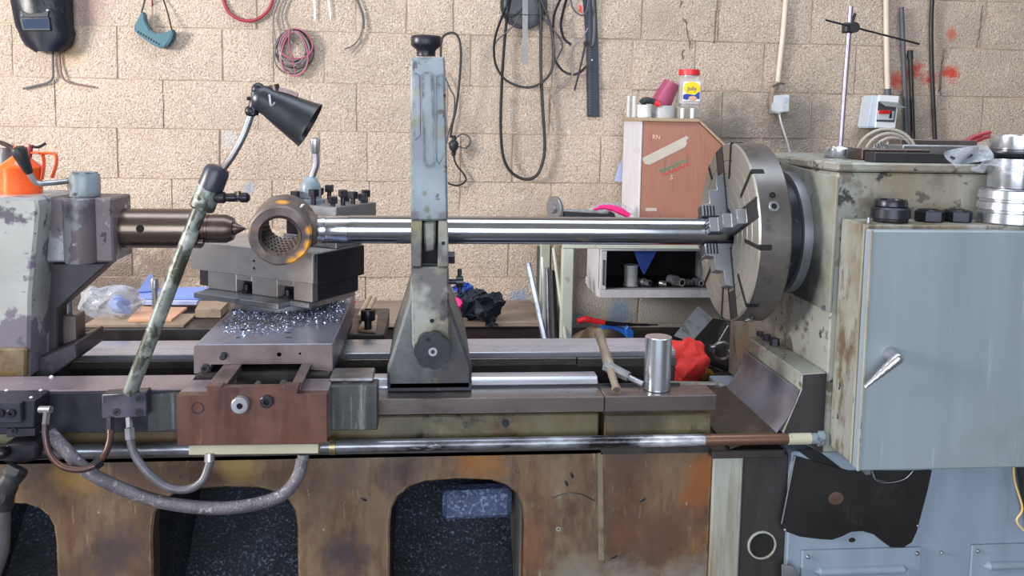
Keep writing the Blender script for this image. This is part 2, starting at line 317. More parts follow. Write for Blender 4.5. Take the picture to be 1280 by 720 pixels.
m_toolbox = mat('reddish_plywood', L(160, 112, 96), .6, 0, .06, 10, stretch=(14, 14, 1), layers=[(L(140, 92, 78), 14, .64, .06, (6, 6, .4)), (L(196, 166, 150), 30, .74, .03)])
m_whitewood = mat('whitewashed_board', L(206, 206, 216), .6, 0, .06, 8, stretch=(8, 8, 1), layers=[(L(166, 160, 164), 9, .66, .05)])
m_palewood = mat('pale_worn_wood', L(168, 146, 124), .65, 0, .1, 10, stretch=(2, 8, 8))
m_brownwood = mat('brown_bench_wood', L(142, 126, 116), .5, 0, .1, 6, stretch=(.6, 6, 6), layers=[(L(104, 84, 74), 6, .62, .06, (.5, 3, 3))])
m_darkwood = mat('cupboard_shade_dark', L(48, 38, 44), .5, 0, .2, 5, layers=[(L(84, 50, 50), 4, .62, .08)])
m_tape = mat('grey_tape', L(190, 182, 172), .6, 0, .06, 20)
m_card = mat('cardboard', L(206, 160, 132), .8, 0, .05, 8)
m_cardg = mat('oily_cardboard', L(150, 130, 112), .8, 0, .12, 8, layers=[(L(72, 62, 58), 9, .64, .06)])
m_paper = mat('blue_white_paper', L(176, 186, 226), .7, 0, .05, 5)
m_bluefold = mat('blue_folder', L(116, 142, 214), .5, 0, .06, 5)
m_greenframe = mat('pale_green_frame_paint', L(172, 176, 164), .5, 0, .08, 8, layers=[(L(120, 110, 92), 12, .68, .04)])
m_zinc = mat('galvanised_sheet', L(176, 184, 196), .36, .7, .12, 10, layers=[(L(132, 134, 140), 14, .58, .06)])
m_tin = mat('tin_can', L(206, 210, 218), .3, .4, .08, 12)
m_glovew = mat('pale_glove', L(208, 206, 216), .8, 0, .1, 12)
m_pink = mat('pink_fabric', L(232, 40, 128), .7, 0, .1, 12)
m_navy = mat('dark_navy_cloth', L(28, 34, 48), .8, 0, .2, 14, bump=(40, .3))
m_blue = mat('blue_cloth', L(38, 72, 158), .75, 0, .15, 8, bump=(30, .3))
m_bluep = mat('blue_plastic', L(44, 104, 198), .4, 0, .06, 8)
m_purplep = mat('plum_plastic', L(150, 66, 96), .4, 0, .06, 6)
m_yellow = mat('yellow_label', L(244, 204, 30), .5, 0, .04, 6)
m_lblue = mat('blue_label', L(40, 66, 150), .5, 0, .08, 12)
m_stick = mat('worn_tool_handle', L(136, 122, 108), .5, .2, .12, 14, stretch=(2, 2, 6))
m_purplerod = mat('chrome_stand_rod', L(150, 142, 160), .35, .7, .05, 10)
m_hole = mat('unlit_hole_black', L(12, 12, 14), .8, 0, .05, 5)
m_greenp = mat('green_print', L(24, 146, 112), .6, 0, .05, 8)
m_redp = mat('red_print', L(222, 36, 60), .6, 0, .05, 8)
m_chalk = mat('chalk_mark', L(224, 186, 166), .8, 0, .05, 8)
m_brass = mat('brass_fitting', L(156, 140, 104), .35, .8, .1, 10)
m_yellowcab = mat('yellow_wire', L(226, 190, 120), .5, 0, .05, 8)
def clear(name, col, alpha, rough=.15):
    m = bpy.data.materials.new(name); m.use_nodes = True; b = m.node_tree.nodes['Principled BSDF']
    n = m.node_tree.nodes.new('ShaderNodeTexNoise'); n.inputs['Scale'].default_value = 9
    r = m.node_tree.nodes.new('ShaderNodeMapRange'); r.inputs[3].default_value = max(0, alpha-.12); r.inputs[4].default_value = min(1, alpha+.12)
    m.node_tree.links.new(n.outputs['Fac'], r.inputs[0]); m.node_tree.links.new(r.outputs[0], b.inputs['Alpha'])
    b.inputs['Base Color'].default_value = col; b.inputs['Roughness'].default_value = rough
    return m
m_polybag = clear('clear_polythene', L(196, 204, 220), .34, .2)
m_jar = clear('clear_jar_plastic', L(214, 212, 212), .5, .12)
m_smoke = clear('smoked_window', L(150, 158, 162), .6, .15)

# ================================================================== SETTING
ZF = 0.0
def plane_box(name, x0, x1, y0, y1, z0, z1, m): return struct(obj(name, B().box(x0, x1, y0, y1, z0, z1), m))
plane_box('floor', -4, 4.4, -4.5, YW+.2, -.1, 0, m_floor)
# side walls, front wall and roof are solid with a window, a wide door and a rooflight left open in them
struct(obj('wall_left', B().prism([(-4.0, -3.0, 0), (-4.0, YW+.2, 0), (-4.0, YW+.2, 3.6), (-4.0, -3.0, 3.6), (-4.0, -3.0, 1.25), (-4.0, -.05, 1.25), (-4.0, -.05, 2.75), (-4.0, 1.85, 2.75), (-4.0, 1.85, 1.25), (-4.0, -3.0, 1.249)], (-.2, 0, 0)), m_plaster))
plane_box('wall_right', 4.4, 4.6, -3.2, YW+.2, 0, 3.6, m_plaster)
struct(obj('wall_front', B().prism([(-4.2, -3.0, 0), (-2.8, -3.0, 0), (-2.8, -3.0, 2.7), (1.6, -3.0, 2.7), (1.6, -3.0, 0), (4.6, -3.0, 0), (4.6, -3.0, 3.6), (-4.2, -3.0, 3.6)], (0, -.2, 0)), m_plaster))
struct(obj('ceiling', B().prism([(-4.2, -3.2, 3.6), (4.6, -3.2, 3.6), (4.6, YW+.2, 3.6), (-4.2, YW+.2, 3.6), (-4.2, 1.201, 3.6), (-1.7, 1.2, 3.6), (-1.7, 2.3, 3.6), (2.5, 2.3, 3.6), (2.5, 1.2, 3.6), (-4.2, 1.2, 3.6)], (0, 0, .15)), m_plaster))
wall = plane_box('wall_back', -4.0, 4.4, YW+.012, YW+.2, 0, 3.6, m_mortar)
# block courses: joint heights and the upright joints read off the picture, then continued
zA, zB, zC, zD = P(20, 29, YW).z, P(20, 95.8, YW).z, P(20, 158, YW).z, P(150, 223, YW).z
pitch = (zA-zD)/3
bed_z = [zA+pitch*(i) for i in range(10, 0, -1)]+[zA, zB, zC, zD]
while bed_z[-1] > .05: bed_z.append(bed_z[-1]-pitch)
known = {(10-1): [322, 445, 508, 566, 690, 800, 895, 1011, 1118, 1228],
         10: [16, 147, 278, 342, 405, 530, 588, 690, 790, 868, 954, 1069, 1177],
         11: [68, 203, 322, 445, 560, 688, 800, 904, 1016, 1121, 1232],
         12: [18, 147, 275, 400, 459, 575, 640, 750, 850, 953, 1060, 1160],
         13: [84, 214, 340, 461, 575, 690, 800, 905],
         14: [20, 165, 290, 410, 520, 635, 742, 850],
         15: [84, 214, 330, 457, 575, 690, 800]}
bw = P(278, 60, YW).x-P(147, 60, YW).x
rnd = random.Random(3)
for i in range(len(bed_z)-1):
    z1, z0 = bed_z[i], bed_z[i+1]
    if z0 > 2.35 or z1 < .25: continue
    if i in known: xs = [P(x, 100, YW).x if i < 12 else P(x, 220, YW).x if i < 14 else P(x, 330, YW).x for x in known[i]]
    else: xs = [(-.2 if i % 2 else .02)]
    while xs[0] > -2.1: xs.insert(0, xs[0]-bw)
    while xs[-1] < 3.0: xs.append(xs[-1]+bw)
    for a, c in zip(xs, xs[1:]):
        g = rnd.uniform(.0015, .0045); gz = rnd.uniform(.001, .0032)
        t = bmesh.new()
        nx, nzn = 7, 4
        grid = []
        x0, x1, y0, zz0, zz1 = a+g, c-g, YW+rnd.uniform(-.002, .003), z0+gz, z1-gz
        for k in range(nzn+1):
            row = []
            for j in range(nx+1):
                u, w = j/nx, k/nzn
                e = 0 if (0 < j < nx and 0 < k < nzn) else .006
                n = vnoise(V3((a*3+u*3, z0*5+w*2, 1.7))).x
                ex = rnd.uniform(-.002, .002); ez = rnd.uniform(-.0015, .0015)
                row.append(t.verts.new((x0+(x1-x0)*u+ex, y0+e+n*.003, zz0+(zz1-zz0)*w+ez)))
            grid.append(row)
        for k in range(nzn):
            for j in range(nx): t.faces.new((grid[k][j], grid[k][j+1], grid[k+1][j+1], grid[k+1][j]))
        bm_edges = [e for e in t.edges if e.is_boundary]
        r = bmesh.ops.extrude_edge_only(t, edges=bm_edges)
        for v in r['geom']:
            if isinstance(v, bmesh.types.BMVert): v.co.y = YW+.03
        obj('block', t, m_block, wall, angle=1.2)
# cracked joints
m_crack = mat('dark_crack', L(118, 98, 86), .95, 0, .2, 20)
for pts in ([(850, 0), (853, 22), (858, 30), (860, 44), (863, 60)], [(855, 62), (852, 70), (854, 76), (850, 84)], [(1228, 8), (1226, 30), (1224, 44), (1221, 60)], [(1181, 62), (1177, 84), (1174, 116)], [(897, 0), (894, 30), (893, 54)],
            [(688, 118), (687, 140), (686, 164)]):
    obj('joint_crack', B().tube([P(x, y, YW-.0005) for x, y in pts], [(.0012, .0028)], 6, res=5, flat=(0, 1, 0)).jit(.004, 40), m_crack, wall)
# ================================================================== THE LATHE (seen from its rear side)
AY = 2.0; AZ = (P(537, 288, AY).z+P(880, 288.5, AY).z)/2
def AXP(px, Y=AY): return P(px, 288, Y).x
ZB = P(640, 497, 1.77).z                          # height of the ways
XH = P(1048, 203, 1.77).x                         # left end face of headstock
YF = 1.80                                         # front face of bed casting
rot = lambda a, ax='Z': Matrix.Rotation(math.radians(a), 4, ax)

# ---------------- bed
bed = thing('lathe_bed', 'long oil-stained cast iron lathe bed with arched openings and steel ways', 'lathe bed', (0, 2.0, 0))
def zpx(x, y, Y=YF): return P(x, y, Y).z
xL = -1.35; xR = P(890, 600, YF).x
zt = P(640, 562, YF).z
arch = []                                         # outline of the base casting, arches open downwards
def arch_pts(xa, xb, ytop, ysh, rr=.35):
    xa, xb = P(xa, 660, YF).x, P(xb, 660, YF).x; z1 = zpx((430), ytop); zs = zpx(430, ysh); out = []
    w = xb-xa
    for k in range(11):
        u = k/10; ang = math.pi*(1-u); cx = (xa+xb)/2
        c, s_ = math.cos(ang), math.sin(ang)
        out.append((cx+math.copysign(abs(c)**.62, c)*w/2, zs+(z1-zs)*abs(s_)**.8))
    return out
pts = [(xL, .10), (-1.28, .10)]
for xa, xb, yt, ys in ((-70, 69, 620, 668), (190, 372, 606, 660), (487, 655, 602, 660)):
    ar = arch_pts(xa, xb, yt, ys); pts.append((ar[0][0], .10)); pts += ar; pts.append((ar[-1][0], .10))
pts += [(xR, .10), (xR, zt), (xL, zt)]
pts = [p for k, p in enumerate(pts) if k == 0 or p != pts[k-1]]
base = obj('base_casting', B().prism([(x, YF, z) for x, z in pts], (0, .05, 0), .004), m_bed, bed)
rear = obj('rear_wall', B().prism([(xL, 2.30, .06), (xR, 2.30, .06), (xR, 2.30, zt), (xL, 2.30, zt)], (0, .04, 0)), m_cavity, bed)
x750_ = P(752, 530, YF).x
obj('plinth', B().box(xL, xR, YF, 2.34, 0, .12, .006), m_bed, bed)
# cheeks of each opening and the swarf-dusted chip slide inside
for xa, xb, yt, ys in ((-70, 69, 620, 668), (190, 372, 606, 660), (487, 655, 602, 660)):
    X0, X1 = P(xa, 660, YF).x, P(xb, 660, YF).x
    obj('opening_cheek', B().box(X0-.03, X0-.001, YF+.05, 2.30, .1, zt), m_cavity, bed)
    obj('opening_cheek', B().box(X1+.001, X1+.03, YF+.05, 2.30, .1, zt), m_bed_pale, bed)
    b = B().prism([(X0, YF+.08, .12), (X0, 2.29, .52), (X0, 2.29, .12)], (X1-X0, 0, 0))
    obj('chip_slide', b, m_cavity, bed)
obj('core_plug', B().px([(553, 616), (640, 612), (640, 648), (553, 652)], 1.98, .05, .01), m_plug, bed)
obj('casting_seam', B().prism([P(747, 566, YF), P(753, 566, YF), P(755, 700, YF), P(748, 700, YF)], (0, -.0012, 0)), mat('seam_filler', L(122, 112, 94), .5, 0, .15, 12, layers=[(L(84, 62, 48), 14, .55, .08)]), bed)
obj('scribed_arc', B().tube([P(x, y, YF) for x, y in ((690, 623), (702, 618), (716, 616), (730, 619), (743, 626))], .0012, 6), m_dsteel, bed)
obj('way_shadow_strip', B().box(x750_, xR, YF-.0012, YF, zt-.014, zt-.001), m_dark_paint, bed)  # dark strip painted in as the shadow below the gap way
obj('bed_crown', B().box(xL, xR, YF, 2.34, zt-.012, zt), m_dark_paint, bed)
# upper wall of bed between feed rod and ways
x750 = P(752, 530, YF).x
zu = P(640, 518, YF).z
obj('bed_wall', B().box(xL, x750-.006, YF, YF+.10, zt, zu, .003), m_bed_top, bed)
obj('gap_wall', B().box(x750+.006, P(889, 530, YF).x, YF, YF+.10, zt, zu-.004, .003), m_bed_top, bed)
obj('bed_wall_rear', B().box(xL, P(845, 430, 2.14).x, 2.14, 2.24, zt, ZB-.03, .003), m_dark_paint, bed)
obj('bed_web', B().box(xL, xR, 1.9, 2.14, zt-.02, zt+.01), m_dark_paint, bed)
# ways
yf = 1.77
zr = P(640, 517, yf).z
xr1 = P(896, 505, yf).x
obj('front_way', B().prism([(-1.1, yf, zr), (-1.1, yf, ZB), (-1.1, yf+.085, ZB), (-1.1, yf+.085, zr)], (x750+1.1-.001, 0, 0), .002), m_waybrown, bed)
obj('gap_way', B().prism([(x750, yf, zr), (x750, yf, ZB), (x750, yf+.075, ZB), (x750, yf+.075, zr)], (xr1-x750, 0, 0), .002), m_waybrown, bed)
xv = P(747, 485, yf+.08).x
ytop = yf+.075
obj('inner_way', B().prism([(-1.1, ytop, zr), (-1.1, ytop, ZB+.004), (-1.1, ytop+.012, ZB+.019), (-1.1, ytop+.045, ZB+.019), (-1.1, ytop+.05, ZB+.012), (-1.1, ytop+.05, zr)], (xv+1.1, 0, 0), .0015), m_ground, bed)
yb0 = PZ(640, 440.5, ZB).y; yb1 = PZ(640, 425, ZB).y
xb_ = P(845, 430, yb0).x
obj('rear_way', B().prism([(-1.1, yb0, ZB-.012), (-1.1, yb0, ZB), (-1.1, yb0+.03, ZB+.008), (-1.1, yb1, ZB+.004), (-1.1, yb1, ZB-.03), (-1.1, yb0+.02, ZB-.03)], (xb_+1.1, 0, 0), .0015), m_ground, bed)
obj('rear_way_lip', B().box(-1.1, P(720, 445, yb0).x, yb0-.008, yb0+.05, ZB-.032, ZB-.013, .001), m_waybrown, bed)
obj('rear_way_lip', B().box(P(721, 445, yb0).x, xb_, yb0-.012, yb0+.05, ZB-.035, ZB-.013, .001), m_waybrown, bed)
obj('rack_strip', B().box(P(560, 500, yf).x, xr1-.06, ytop-.004, ytop-.0005, ZB-.002, ZB+.005), m_dsteel, bed)
obj('plug_screw', B().cyl(P(632, 529, YF)-V3((0, .004, 0)), P(632, 529, YF), .008, n=8), m_dsteel, bed)
obj('casting_mark', B().ring(.005, .003, P(698, 661, YF)-V3((0, .002, 0)), (0, 1, 0), .002, 14), m_bed_pale, bed)
for (x, y, a) in ((455, 624, 30), (715, 594, 60), (708, 604, 65), (803, 625, -25), (768, 696, -30)):
    p = P(x, y, YF); obj('paint_chip', B().sph((0, 0, 0), .006, 8, (1.3, .12, .55)).xf(Matrix.Translation(p) @ rot(a, 'Y')), m_dsteel, bed)
# end of the bed under the chuck: pale edge strip, dark panel with pipe opening, chip chute
def yface(px_l, px_r, y0, y1, Y): a, c = P(px_l, y0, Y), P(px_r, y1, Y); return a.x, c.x, c.z, a.z
x0, x1 = xR, P(926, 640, YF).x
obj('end_strip', B().box(x0, x1, YF-.004, 2.3, 0, P(905, 570, YF).z, .004), m_bed_pale, bed)
x2 = P(982, 640, YF).x
panel = obj('end_panel', B().box(x1, x2, YF-.002, 2.3, 0, P(950, 568, YF).z, .003), m_dark_paint, bed)
hp = P(952, 681, YF-.002)
obj('pipe_socket', B().ring(.0325, .0285, hp-V3((0, .004, 0)), (0, 1, 0), .006, 36, .001), m_bed_pale, bed)
obj('pipe_opening', B().cyl(hp-V3((0, .0008, 0)), hp+V3((0, .01, 0)), .0287, n=32), m_hole, bed)
obj('pan_lip', B().box(P(888, 560, 1.79).x, P(978, 560, 1.79).x, 1.775, 2.2, P(930, 572, 1.78).z, P(930, 562, 1.78).z, .002), m_dark_paint, bed)

# ---------------- feed rod along the bed
fr_y = 1.772; r_fr = plen(8.0, fr_y)
pa, pb = P(-30, 566, fr_y), P(1030, 548, fr_y); zz = P(640, 554, fr_y).z
rod = thing('feed_rod', 'long smeared steel feed rod running along the front of the bed', 'rod', (0, fr_y, zz))
xa, xb2, xc, xd = pa.x, P(880, 551, fr_y).x, P(984, 549, fr_y).x, P(1012, 549, fr_y).x
obj('shaft', B().cyl((xa, fr_y, zz), (xb2, fr_y, zz), r_fr, n=24), m_pipe, rod)
obj('brown_end', B().cyl((xb2, fr_y, zz), (xc, fr_y, zz), r_fr*.96, n=24), m_pipe_brown, rod)
obj('sleeve', B().cyl((xc, fr_y, zz), (xd, fr_y, zz), r_fr*1.04, n=24), m_pipe_wh, rod)
obj('end_flange', B().cyl((xd, fr_y, zz), (XH-.012, fr_y, zz), r_fr*1.0, n=24).cyl((XH-.014, fr_y, zz), (XH-.001, fr_y, zz), r_fr*1.35, n=24), m_paint, rod)
xo = P(416, 560, fr_y).x
obj('collar', B().cyl((xo-.006, fr_y, zz), (xo+.006, fr_y, zz), r_fr*1.35, n=24), m_brass, rod)

# ---------------- headstock
hs = thing('lathe_headstock', 'grey green cast headstock with chipped paint, round flange and flat lid', 'headstock', (1.3, 2.05, .62))
HF, HBk, HR = 1.77, 2.38, 1.75
zl = P(1048, 203, HF).z; zseam = P(1048, 215, HF).z
zbase = P(1000, 567, HF).z
obj('body', B().box(XH, HR, HF, HBk, zbase, zseam-.001, .004), m_paint_green, hs)
obj('lid', B().box(XH-.003, HR, HF-.004, HBk, zseam+.001, zl, .004), m_paint_green, hs)
# bearing cover plate proud of the end face
cx = XH-.006
poly = [PX(985, 365, cx), PX(1036, 391, cx), PX(1046, 222, cx), PX(976, 203, cx)]
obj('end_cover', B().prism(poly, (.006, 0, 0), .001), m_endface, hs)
for (u, v) in ((1030, 385),): obj('cover_screw', B().cyl(PX(u, v, cx-.003), PX(u, v, cx), .006, n=10), m_dsteel, hs)
# spindle nose behind the chuck
rC = (P(915, 180, AY).z-P(915, 400, AY).z)/2
xf = AXP(908); xbk = P(992, 290, AY-rC).x
zC2 = (P(915, 180, AY).z+P(915, 400, AY).z)/2
CC = V3((0, AY, AZ))
def axl(prof, b=None, n=48): return (b or B()).lathe([(r, x) for r, x in prof], (0, AY, AZ), (1, 0, 0), n)
obj('spindle_nose', axl([(.10, xbk+.0005), (.10, XH-.0275)]), m_dsteel, hs)
rF = plen(74, AY)*1.06
obj('spindle_flange', axl([(rF*.8, XH-.0265), (rF, XH-.026), (rF, XH-.004), (rF*1.02, XH)]), m_steel, hs)
obj('flange_back', axl([(rF*.92, xbk+.001), (rF*.92, XH-.028)]), m_dsteel, hs)
# ledge and chip guard below the chuck
p1 = P(1003, 468, HF); xl0 = p1.x; zt1 = p1.z; ybk = PX(935, 418, xl0).y
obj('ledge', B().prism([(xl0, HF, zt1), (XH, HF, zt1+.004), (XH, HF, zbase), (P(978, 541, HF).x, HF, P(978, 541, HF).z), (xl0, HF, P(1003, 487, HF).z)], (0, ybk-HF, 0), .003), m_paint_green, hs)
a, bq = P(1002, 487, HF+.002), P(976, 540, HF+.002)
prof = []
for k in range(9):
    u = k/8; q = a.lerp(bq, u); s_ = math.sin(math.pi*u)*.012; prof.append((q.x-.004+s_*.9, q.z+s_*.35-.0))
prof2 = [(x-.003, z-.002) for x, z in prof[::-1]]
obj('ledge_front', B().prism([(xl0+.001, HF-.0012, zt1-.001), (XH-.0005, HF-.0012, zt1+.002), (XH-.0005, HF-.0012, zbase+.001), (P(978, 541, HF).x+.003, HF-.0012, P(978, 541, HF).z+.001), (xl0+.001, HF-.0012, P(1003, 487, HF).z)], (0, .001, 0)), m_dark_paint, hs)
guard = thing('chip_guard', 'curved dark grey sheet metal chip guard below the chuck', 'guard', (bq.x, 1.9, bq.z))
obj('curved_sheet', B().prism([(x-.003, HF+.002, z) for x, z in prof+prof2], (0, ybk-HF-.002, 0)), m_slide, guard)
c2, d2 = P(970, 541, HF+.006), P(889, 500, HF+.006)
obj('sloping_sheet', B().prism([(bq.x-.006, HF+.006, bq.z), (bq.x-.009, HF+.006, bq.z-.004), (bq.x-.11, HF+.006, bq.z-.038), (bq.x-.11, HF+.006, bq.z-.033)], (0, .33, 0)), m_dark_paint, guard)
for (u, v, s_) in ((950, 423, 8), (958, 428, 10), (968, 430, 12)):
    q = PX(u, v, xl0+.03); tag(obj('hex_nut', B().cyl((q.x, q.y, zt1+.0035), (q.x, q.y, zt1+.003+plen(s_*.8, 2)), plen(s_*.55, 2), n=6), m_dsteel), {8: 'smallest dark nut on the ledge behind the chip guard', 10: 'middle sized dark nut between two others on the ledge', 12: 'largest dark nut on the ledge behind the chip guard'}[s_], 'nut', 'nuts on the headstock ledge')

# pedestal under the headstock
ped = thing('headstock_pedestal', 'blue grey painted sheet steel pedestal under the headstock', 'machine base', (1.3, 2.05, 0))
PF = 1.785
obj('body', B().box(x2+.001, HR, PF, 2.36, 0, zbase-.002, .003), m_base_blue, ped)
pb_ = [(994, 570), (1012, 575), (1040, 583), (1062, 589), (1090, 588), (1094, 600), (1110, 604), (1130, 600), (1141, 589), (1165, 588), (1160, 612), (1146, 665), (1140, 678), (1130, 684), (1113, 684), (1102, 676), (1092, 668), (1078, 664), (1064, 665), (1052, 671), (1040, 675), (1025, 674), (1000, 671), (978, 663), (977, 655), (986, 610)]
pl = obj('black_plate', B().px(pb_, PF-.006, .0055, .0005), m_black, ped, 'black steel cover plate with scalloped lower edge')
rp = P(1045, 623, PF-.006); obj('rust_spot', B().sph(rp, .017, 16, (1, .03, .85)), mat('rust_spot', L(84, 60, 50), .7, 0, .2, 30, layers=[(L(60, 48, 36), 40, .55, .1)]), pl)
obj('plate_rim', B().tube([P(x, y, PF-.0065) for x, y in ((977, 655), (986, 610), (994, 570))], .0016, 6, smooth=False), m_steel, pl)
obj('plate_rim', B().tube([P(x, y, PF-.0065) for x, y in ((1090, 589), (1095, 600), (1110, 603.5), (1130, 599), (1141, 589))], .0013, 6), m_steel, pl)
obj('fan_opening', B().px([(1091, 588), (1095, 599), (1110, 602.5), (1130, 598.5), (1140, 588)], PF-.0015, .001), m_hole, pl)
for x, y in ((981, 662), (1147, 657), (1177, 691)): obj('screw', B().sph(P(x, y, PF-.004), .004, 8), m_steel, ped)
obj('shadow_gap_panel', B().px([(997, 563), (1020, 561), (1054, 587), (1040, 583), (1012, 574)], PF-.0015, .001), m_hole, ped)  # black panel standing in for the shadowed gap between ledge and plate
obj('oil_hole', B().sph(P(1065, 675, PF), .007, 10, (1.2, .1, .8)), m_hole, ped)
def louvre(x0, x1, y0, name='louvred_cover'):
    a = P(x0, y0, PF); c = P(x1, y0, PF)
    cv = obj(name, B().box(a.x, c.x, PF-.008, PF-.0005, .22, a.z, .002), m_base_blue, ped)
    for k in range(4):
        zz_ = a.z-.048-k*.045
        obj('louvre', B().lathe([(.001, 0), (.010, .012), (.010, c.x-a.x-.072), (.001, c.x-a.x-.06)], (a.x+.03, PF-.008, zz_), (1, 0, 0), 12), m_base_blue, cv)
    for sx in (a.x+.012, c.x-.012): obj('cover_screw', B().sph((sx, PF-.009, a.z-.012), .005, 8), m_steel, cv)
louvre(1001, 1150, 687); louvre(1213, 1352, 680)
lt = P(990, 712, PF-.01)
obj('drain_bracket', B().hull([P(977, 705, PF-.03), P(992, 707, PF-.03), P(1003, 726, PF-.03), P(977, 728, PF-.03), P(977, 705, PF-.001), P(1003, 728, PF-.001), P(992, 707, PF-.001), P(977, 728, PF-.001)], .002), m_steel, ped)
tag(obj('cable', B().tube([P(1267, 570, 1.75), P(1268, 600, 1.75), P(1278, 635, 1.74), P(1271, 652, 1.74), P(1290, 672, 1.74)], .0022, 6), m_yellowcab), 'thin pale yellow wire dangling below the cabinet door', 'cable')
tag(obj('cable_conduit', B().tube([P(1274, 575, 1.765), P(1281, 620, 1.765), P(1290, 660, 1.765)], .008, 10), m_rubber), 'dark flexible cable dangling beside the pale yellow wire', 'cable')

# ---------------- electrical cabinet on the headstock side
cabY = 1.655
cab = thing('electrical_cabinet', 'grey painted electrical cabinet on the headstock with one large door', 'cabinet', (1.2, 1.72, .75))
pT = P(1085, 281, cabY); zct = pT.z; pB = P(1063, 581, cabY)
xcl = pT.x
obj('body', B().prism([(xcl, cabY, zct), (HR, cabY, zct), (HR, cabY, pB.z-.01), (xcl+.012, cabY, pB.z-.012), (xcl, cabY, pB.z+.0)], (0, HF-.002-cabY, 0), .002), m_cabside, cab)
obj('side_flange', B().box(xcl-.004, xcl, cabY+.004, cabY+.012, pB.z, zct, 0), m_bed_pale, cab)
dY = cabY-.03
dT, dB = P(1090, 288, dY), P(1072, 589, dY)
door = obj('door', B().box((dT.x+dB.x)/2, HR, dY, cabY-.004, dB.z, dT.z, .003), m_door, cab, 'large plain grey door with small paint chips')
obj('door_edge', B().box((dT.x+dB.x)/2-.0015, (dT.x+dB.x)/2+.0035, dY-.0012, dY+.004, dB.z, dT.z, .0008), m_bed_pale, door)
hb = P(1112, 443, dY)
obj('handle_boss', B().lathe([(.0155, 0), (.016, .006), (.014, .016), (.0105, .026), (.0105, .034)], hb, (0, -1, 0), 24), m_turned, door)
h0, h1 = P(1122, 448, dY-.034), P(1081, 484, dY-.026)
obj('handle_lever', B().tube([h0, h0.lerp(h1, .35), h0.lerp(h1, .7), h1], [.0105, .0095, .008, .0065, .005, .004], 12).sph(h0, .0108, 12), m_turned, door)
obj('lock_tongue', B().box(P(1076, 590, cabY).x, P(1082, 590, cabY).x, cabY-.02, cabY, dB.z-.012, dB.z+.01), m_steel, cab)

# ---------------- chuck (four independent jaws)
ck = thing('lathe_chuck', 'large round four jaw lathe chuck with stepped jaws gripping the shaft', 'chuck', (xf, AY, AZ-rC))
obj('body', B().lathe([(.055, xf+.004), (.055, xf), (.075, xf), (.077, xf+.0015), (.079, xf), (.105, xf), (.1065, xf+.0015), (.108, xf), (.135, xf), (.1365, xf+.0015), (.138, xf), (.165, xf), (.1665, xf+.0015), (.168, xf), (rC-.004, xf), (rC, xf+.004)], (0, AY, AZ), (1, 0, 0), 96, caps=False), m_chuck, ck)
obj('rim', B().lathe([(rC, xf+.004), (rC, xbk-.004), (rC-.004, xbk), (.03, xbk)], (0, AY, AZ), (1, 0, 0), 96, caps=False), m_chuckrim, ck)
obj('bore', B().lathe([(.055, xf+.004), (.055, xf+.05), (.001, xf+.05)], (0, AY, AZ), (1, 0, 0), 40, caps=False), m_hole, ck)
rS = plen(35, AY)/2                               # shaft radius
def radial(ang):                                  # local frame: +Z radial, +X out of the face (towards -X world)
    return Matrix.Translation((xf, AY, AZ)) @ Matrix.Rotation(ang, 4, 'X')
J = math.radians(-22)
for k in range(4):
    Mr = radial(J+k*math.pi/2)
    jw = .017
    # stepped jaw: profile in radial/out plane, extruded sideways
    st = [(rS+.001, .010), (rS+.001, -.060), (rS+.030, -.060), (rS+.032, -.040), (rS+.064, -.040), (rS+.066, -.020), (rS+.100, -.020), (rS+.104, .010)]
    jaw = obj('jaw', B().prism([(xo_, -jw, z_) for z_, xo_ in st], (0, 2*jw, 0), .0012).xf(Mr), m_steel, ck)
    sl = B()
    for s_ in (-1, 1): sl.box(-.0012, .001, s_*(jw+.0035)-.003, s_*(jw+.0035)+.003, rS+.012, rC-.004)
    obj('jaw_slot', sl.box(-.0008, .001, -jw, jw, rS+.11, rC-.004).xf(Mr), m_dsteel, ck)
    sc = B()
    
    for q in range(4):
        for s_ in (-1, 1): sc.box(-.056+q*.0075, -.0525+q*.0075, s_*jw-.0007, s_*jw+.0007, rS+.0015, rS+.026)
        sc.box(-.0606, -.0596, -.014+q*.008, -.011+q*.008, rS+.0012, rS+.026)
    obj('jaw_serration', sc.xf(Mr), m_dsteel, jaw)
    obj('adjusting_screw_socket', B().ring(.0115, .0065, (.034, 0, rC-.012), (0, 0, 1), .016, 20, .001).xf(Mr), m_steel, ck)
    obj('adjusting_screw_hole', B().cyl((.034, 0, rC-.004), (.034, 0, rC+.0015), .0068, n=16).xf(Mr), m_hole, ck)
    obj('balance_hole', B().ring(.0065, .0038, (.034, .026, rC-.012), (0, 0, 1), .0135, 14).xf(Mr), m_dsteel, ck)
    for s_, r0, r1 in ((.42, .125, rC-.003), (1.15, .125, rC-.003)):
        Ms = radial(J+k*math.pi/2+s_)
        obj('tee_slot', B().box(-.0012, .001, -.0045, .0045, r0, r1).box(.0005, .028, -.006, .006, rC-.004, rC+.0008).xf(Ms), m_hole, ck)

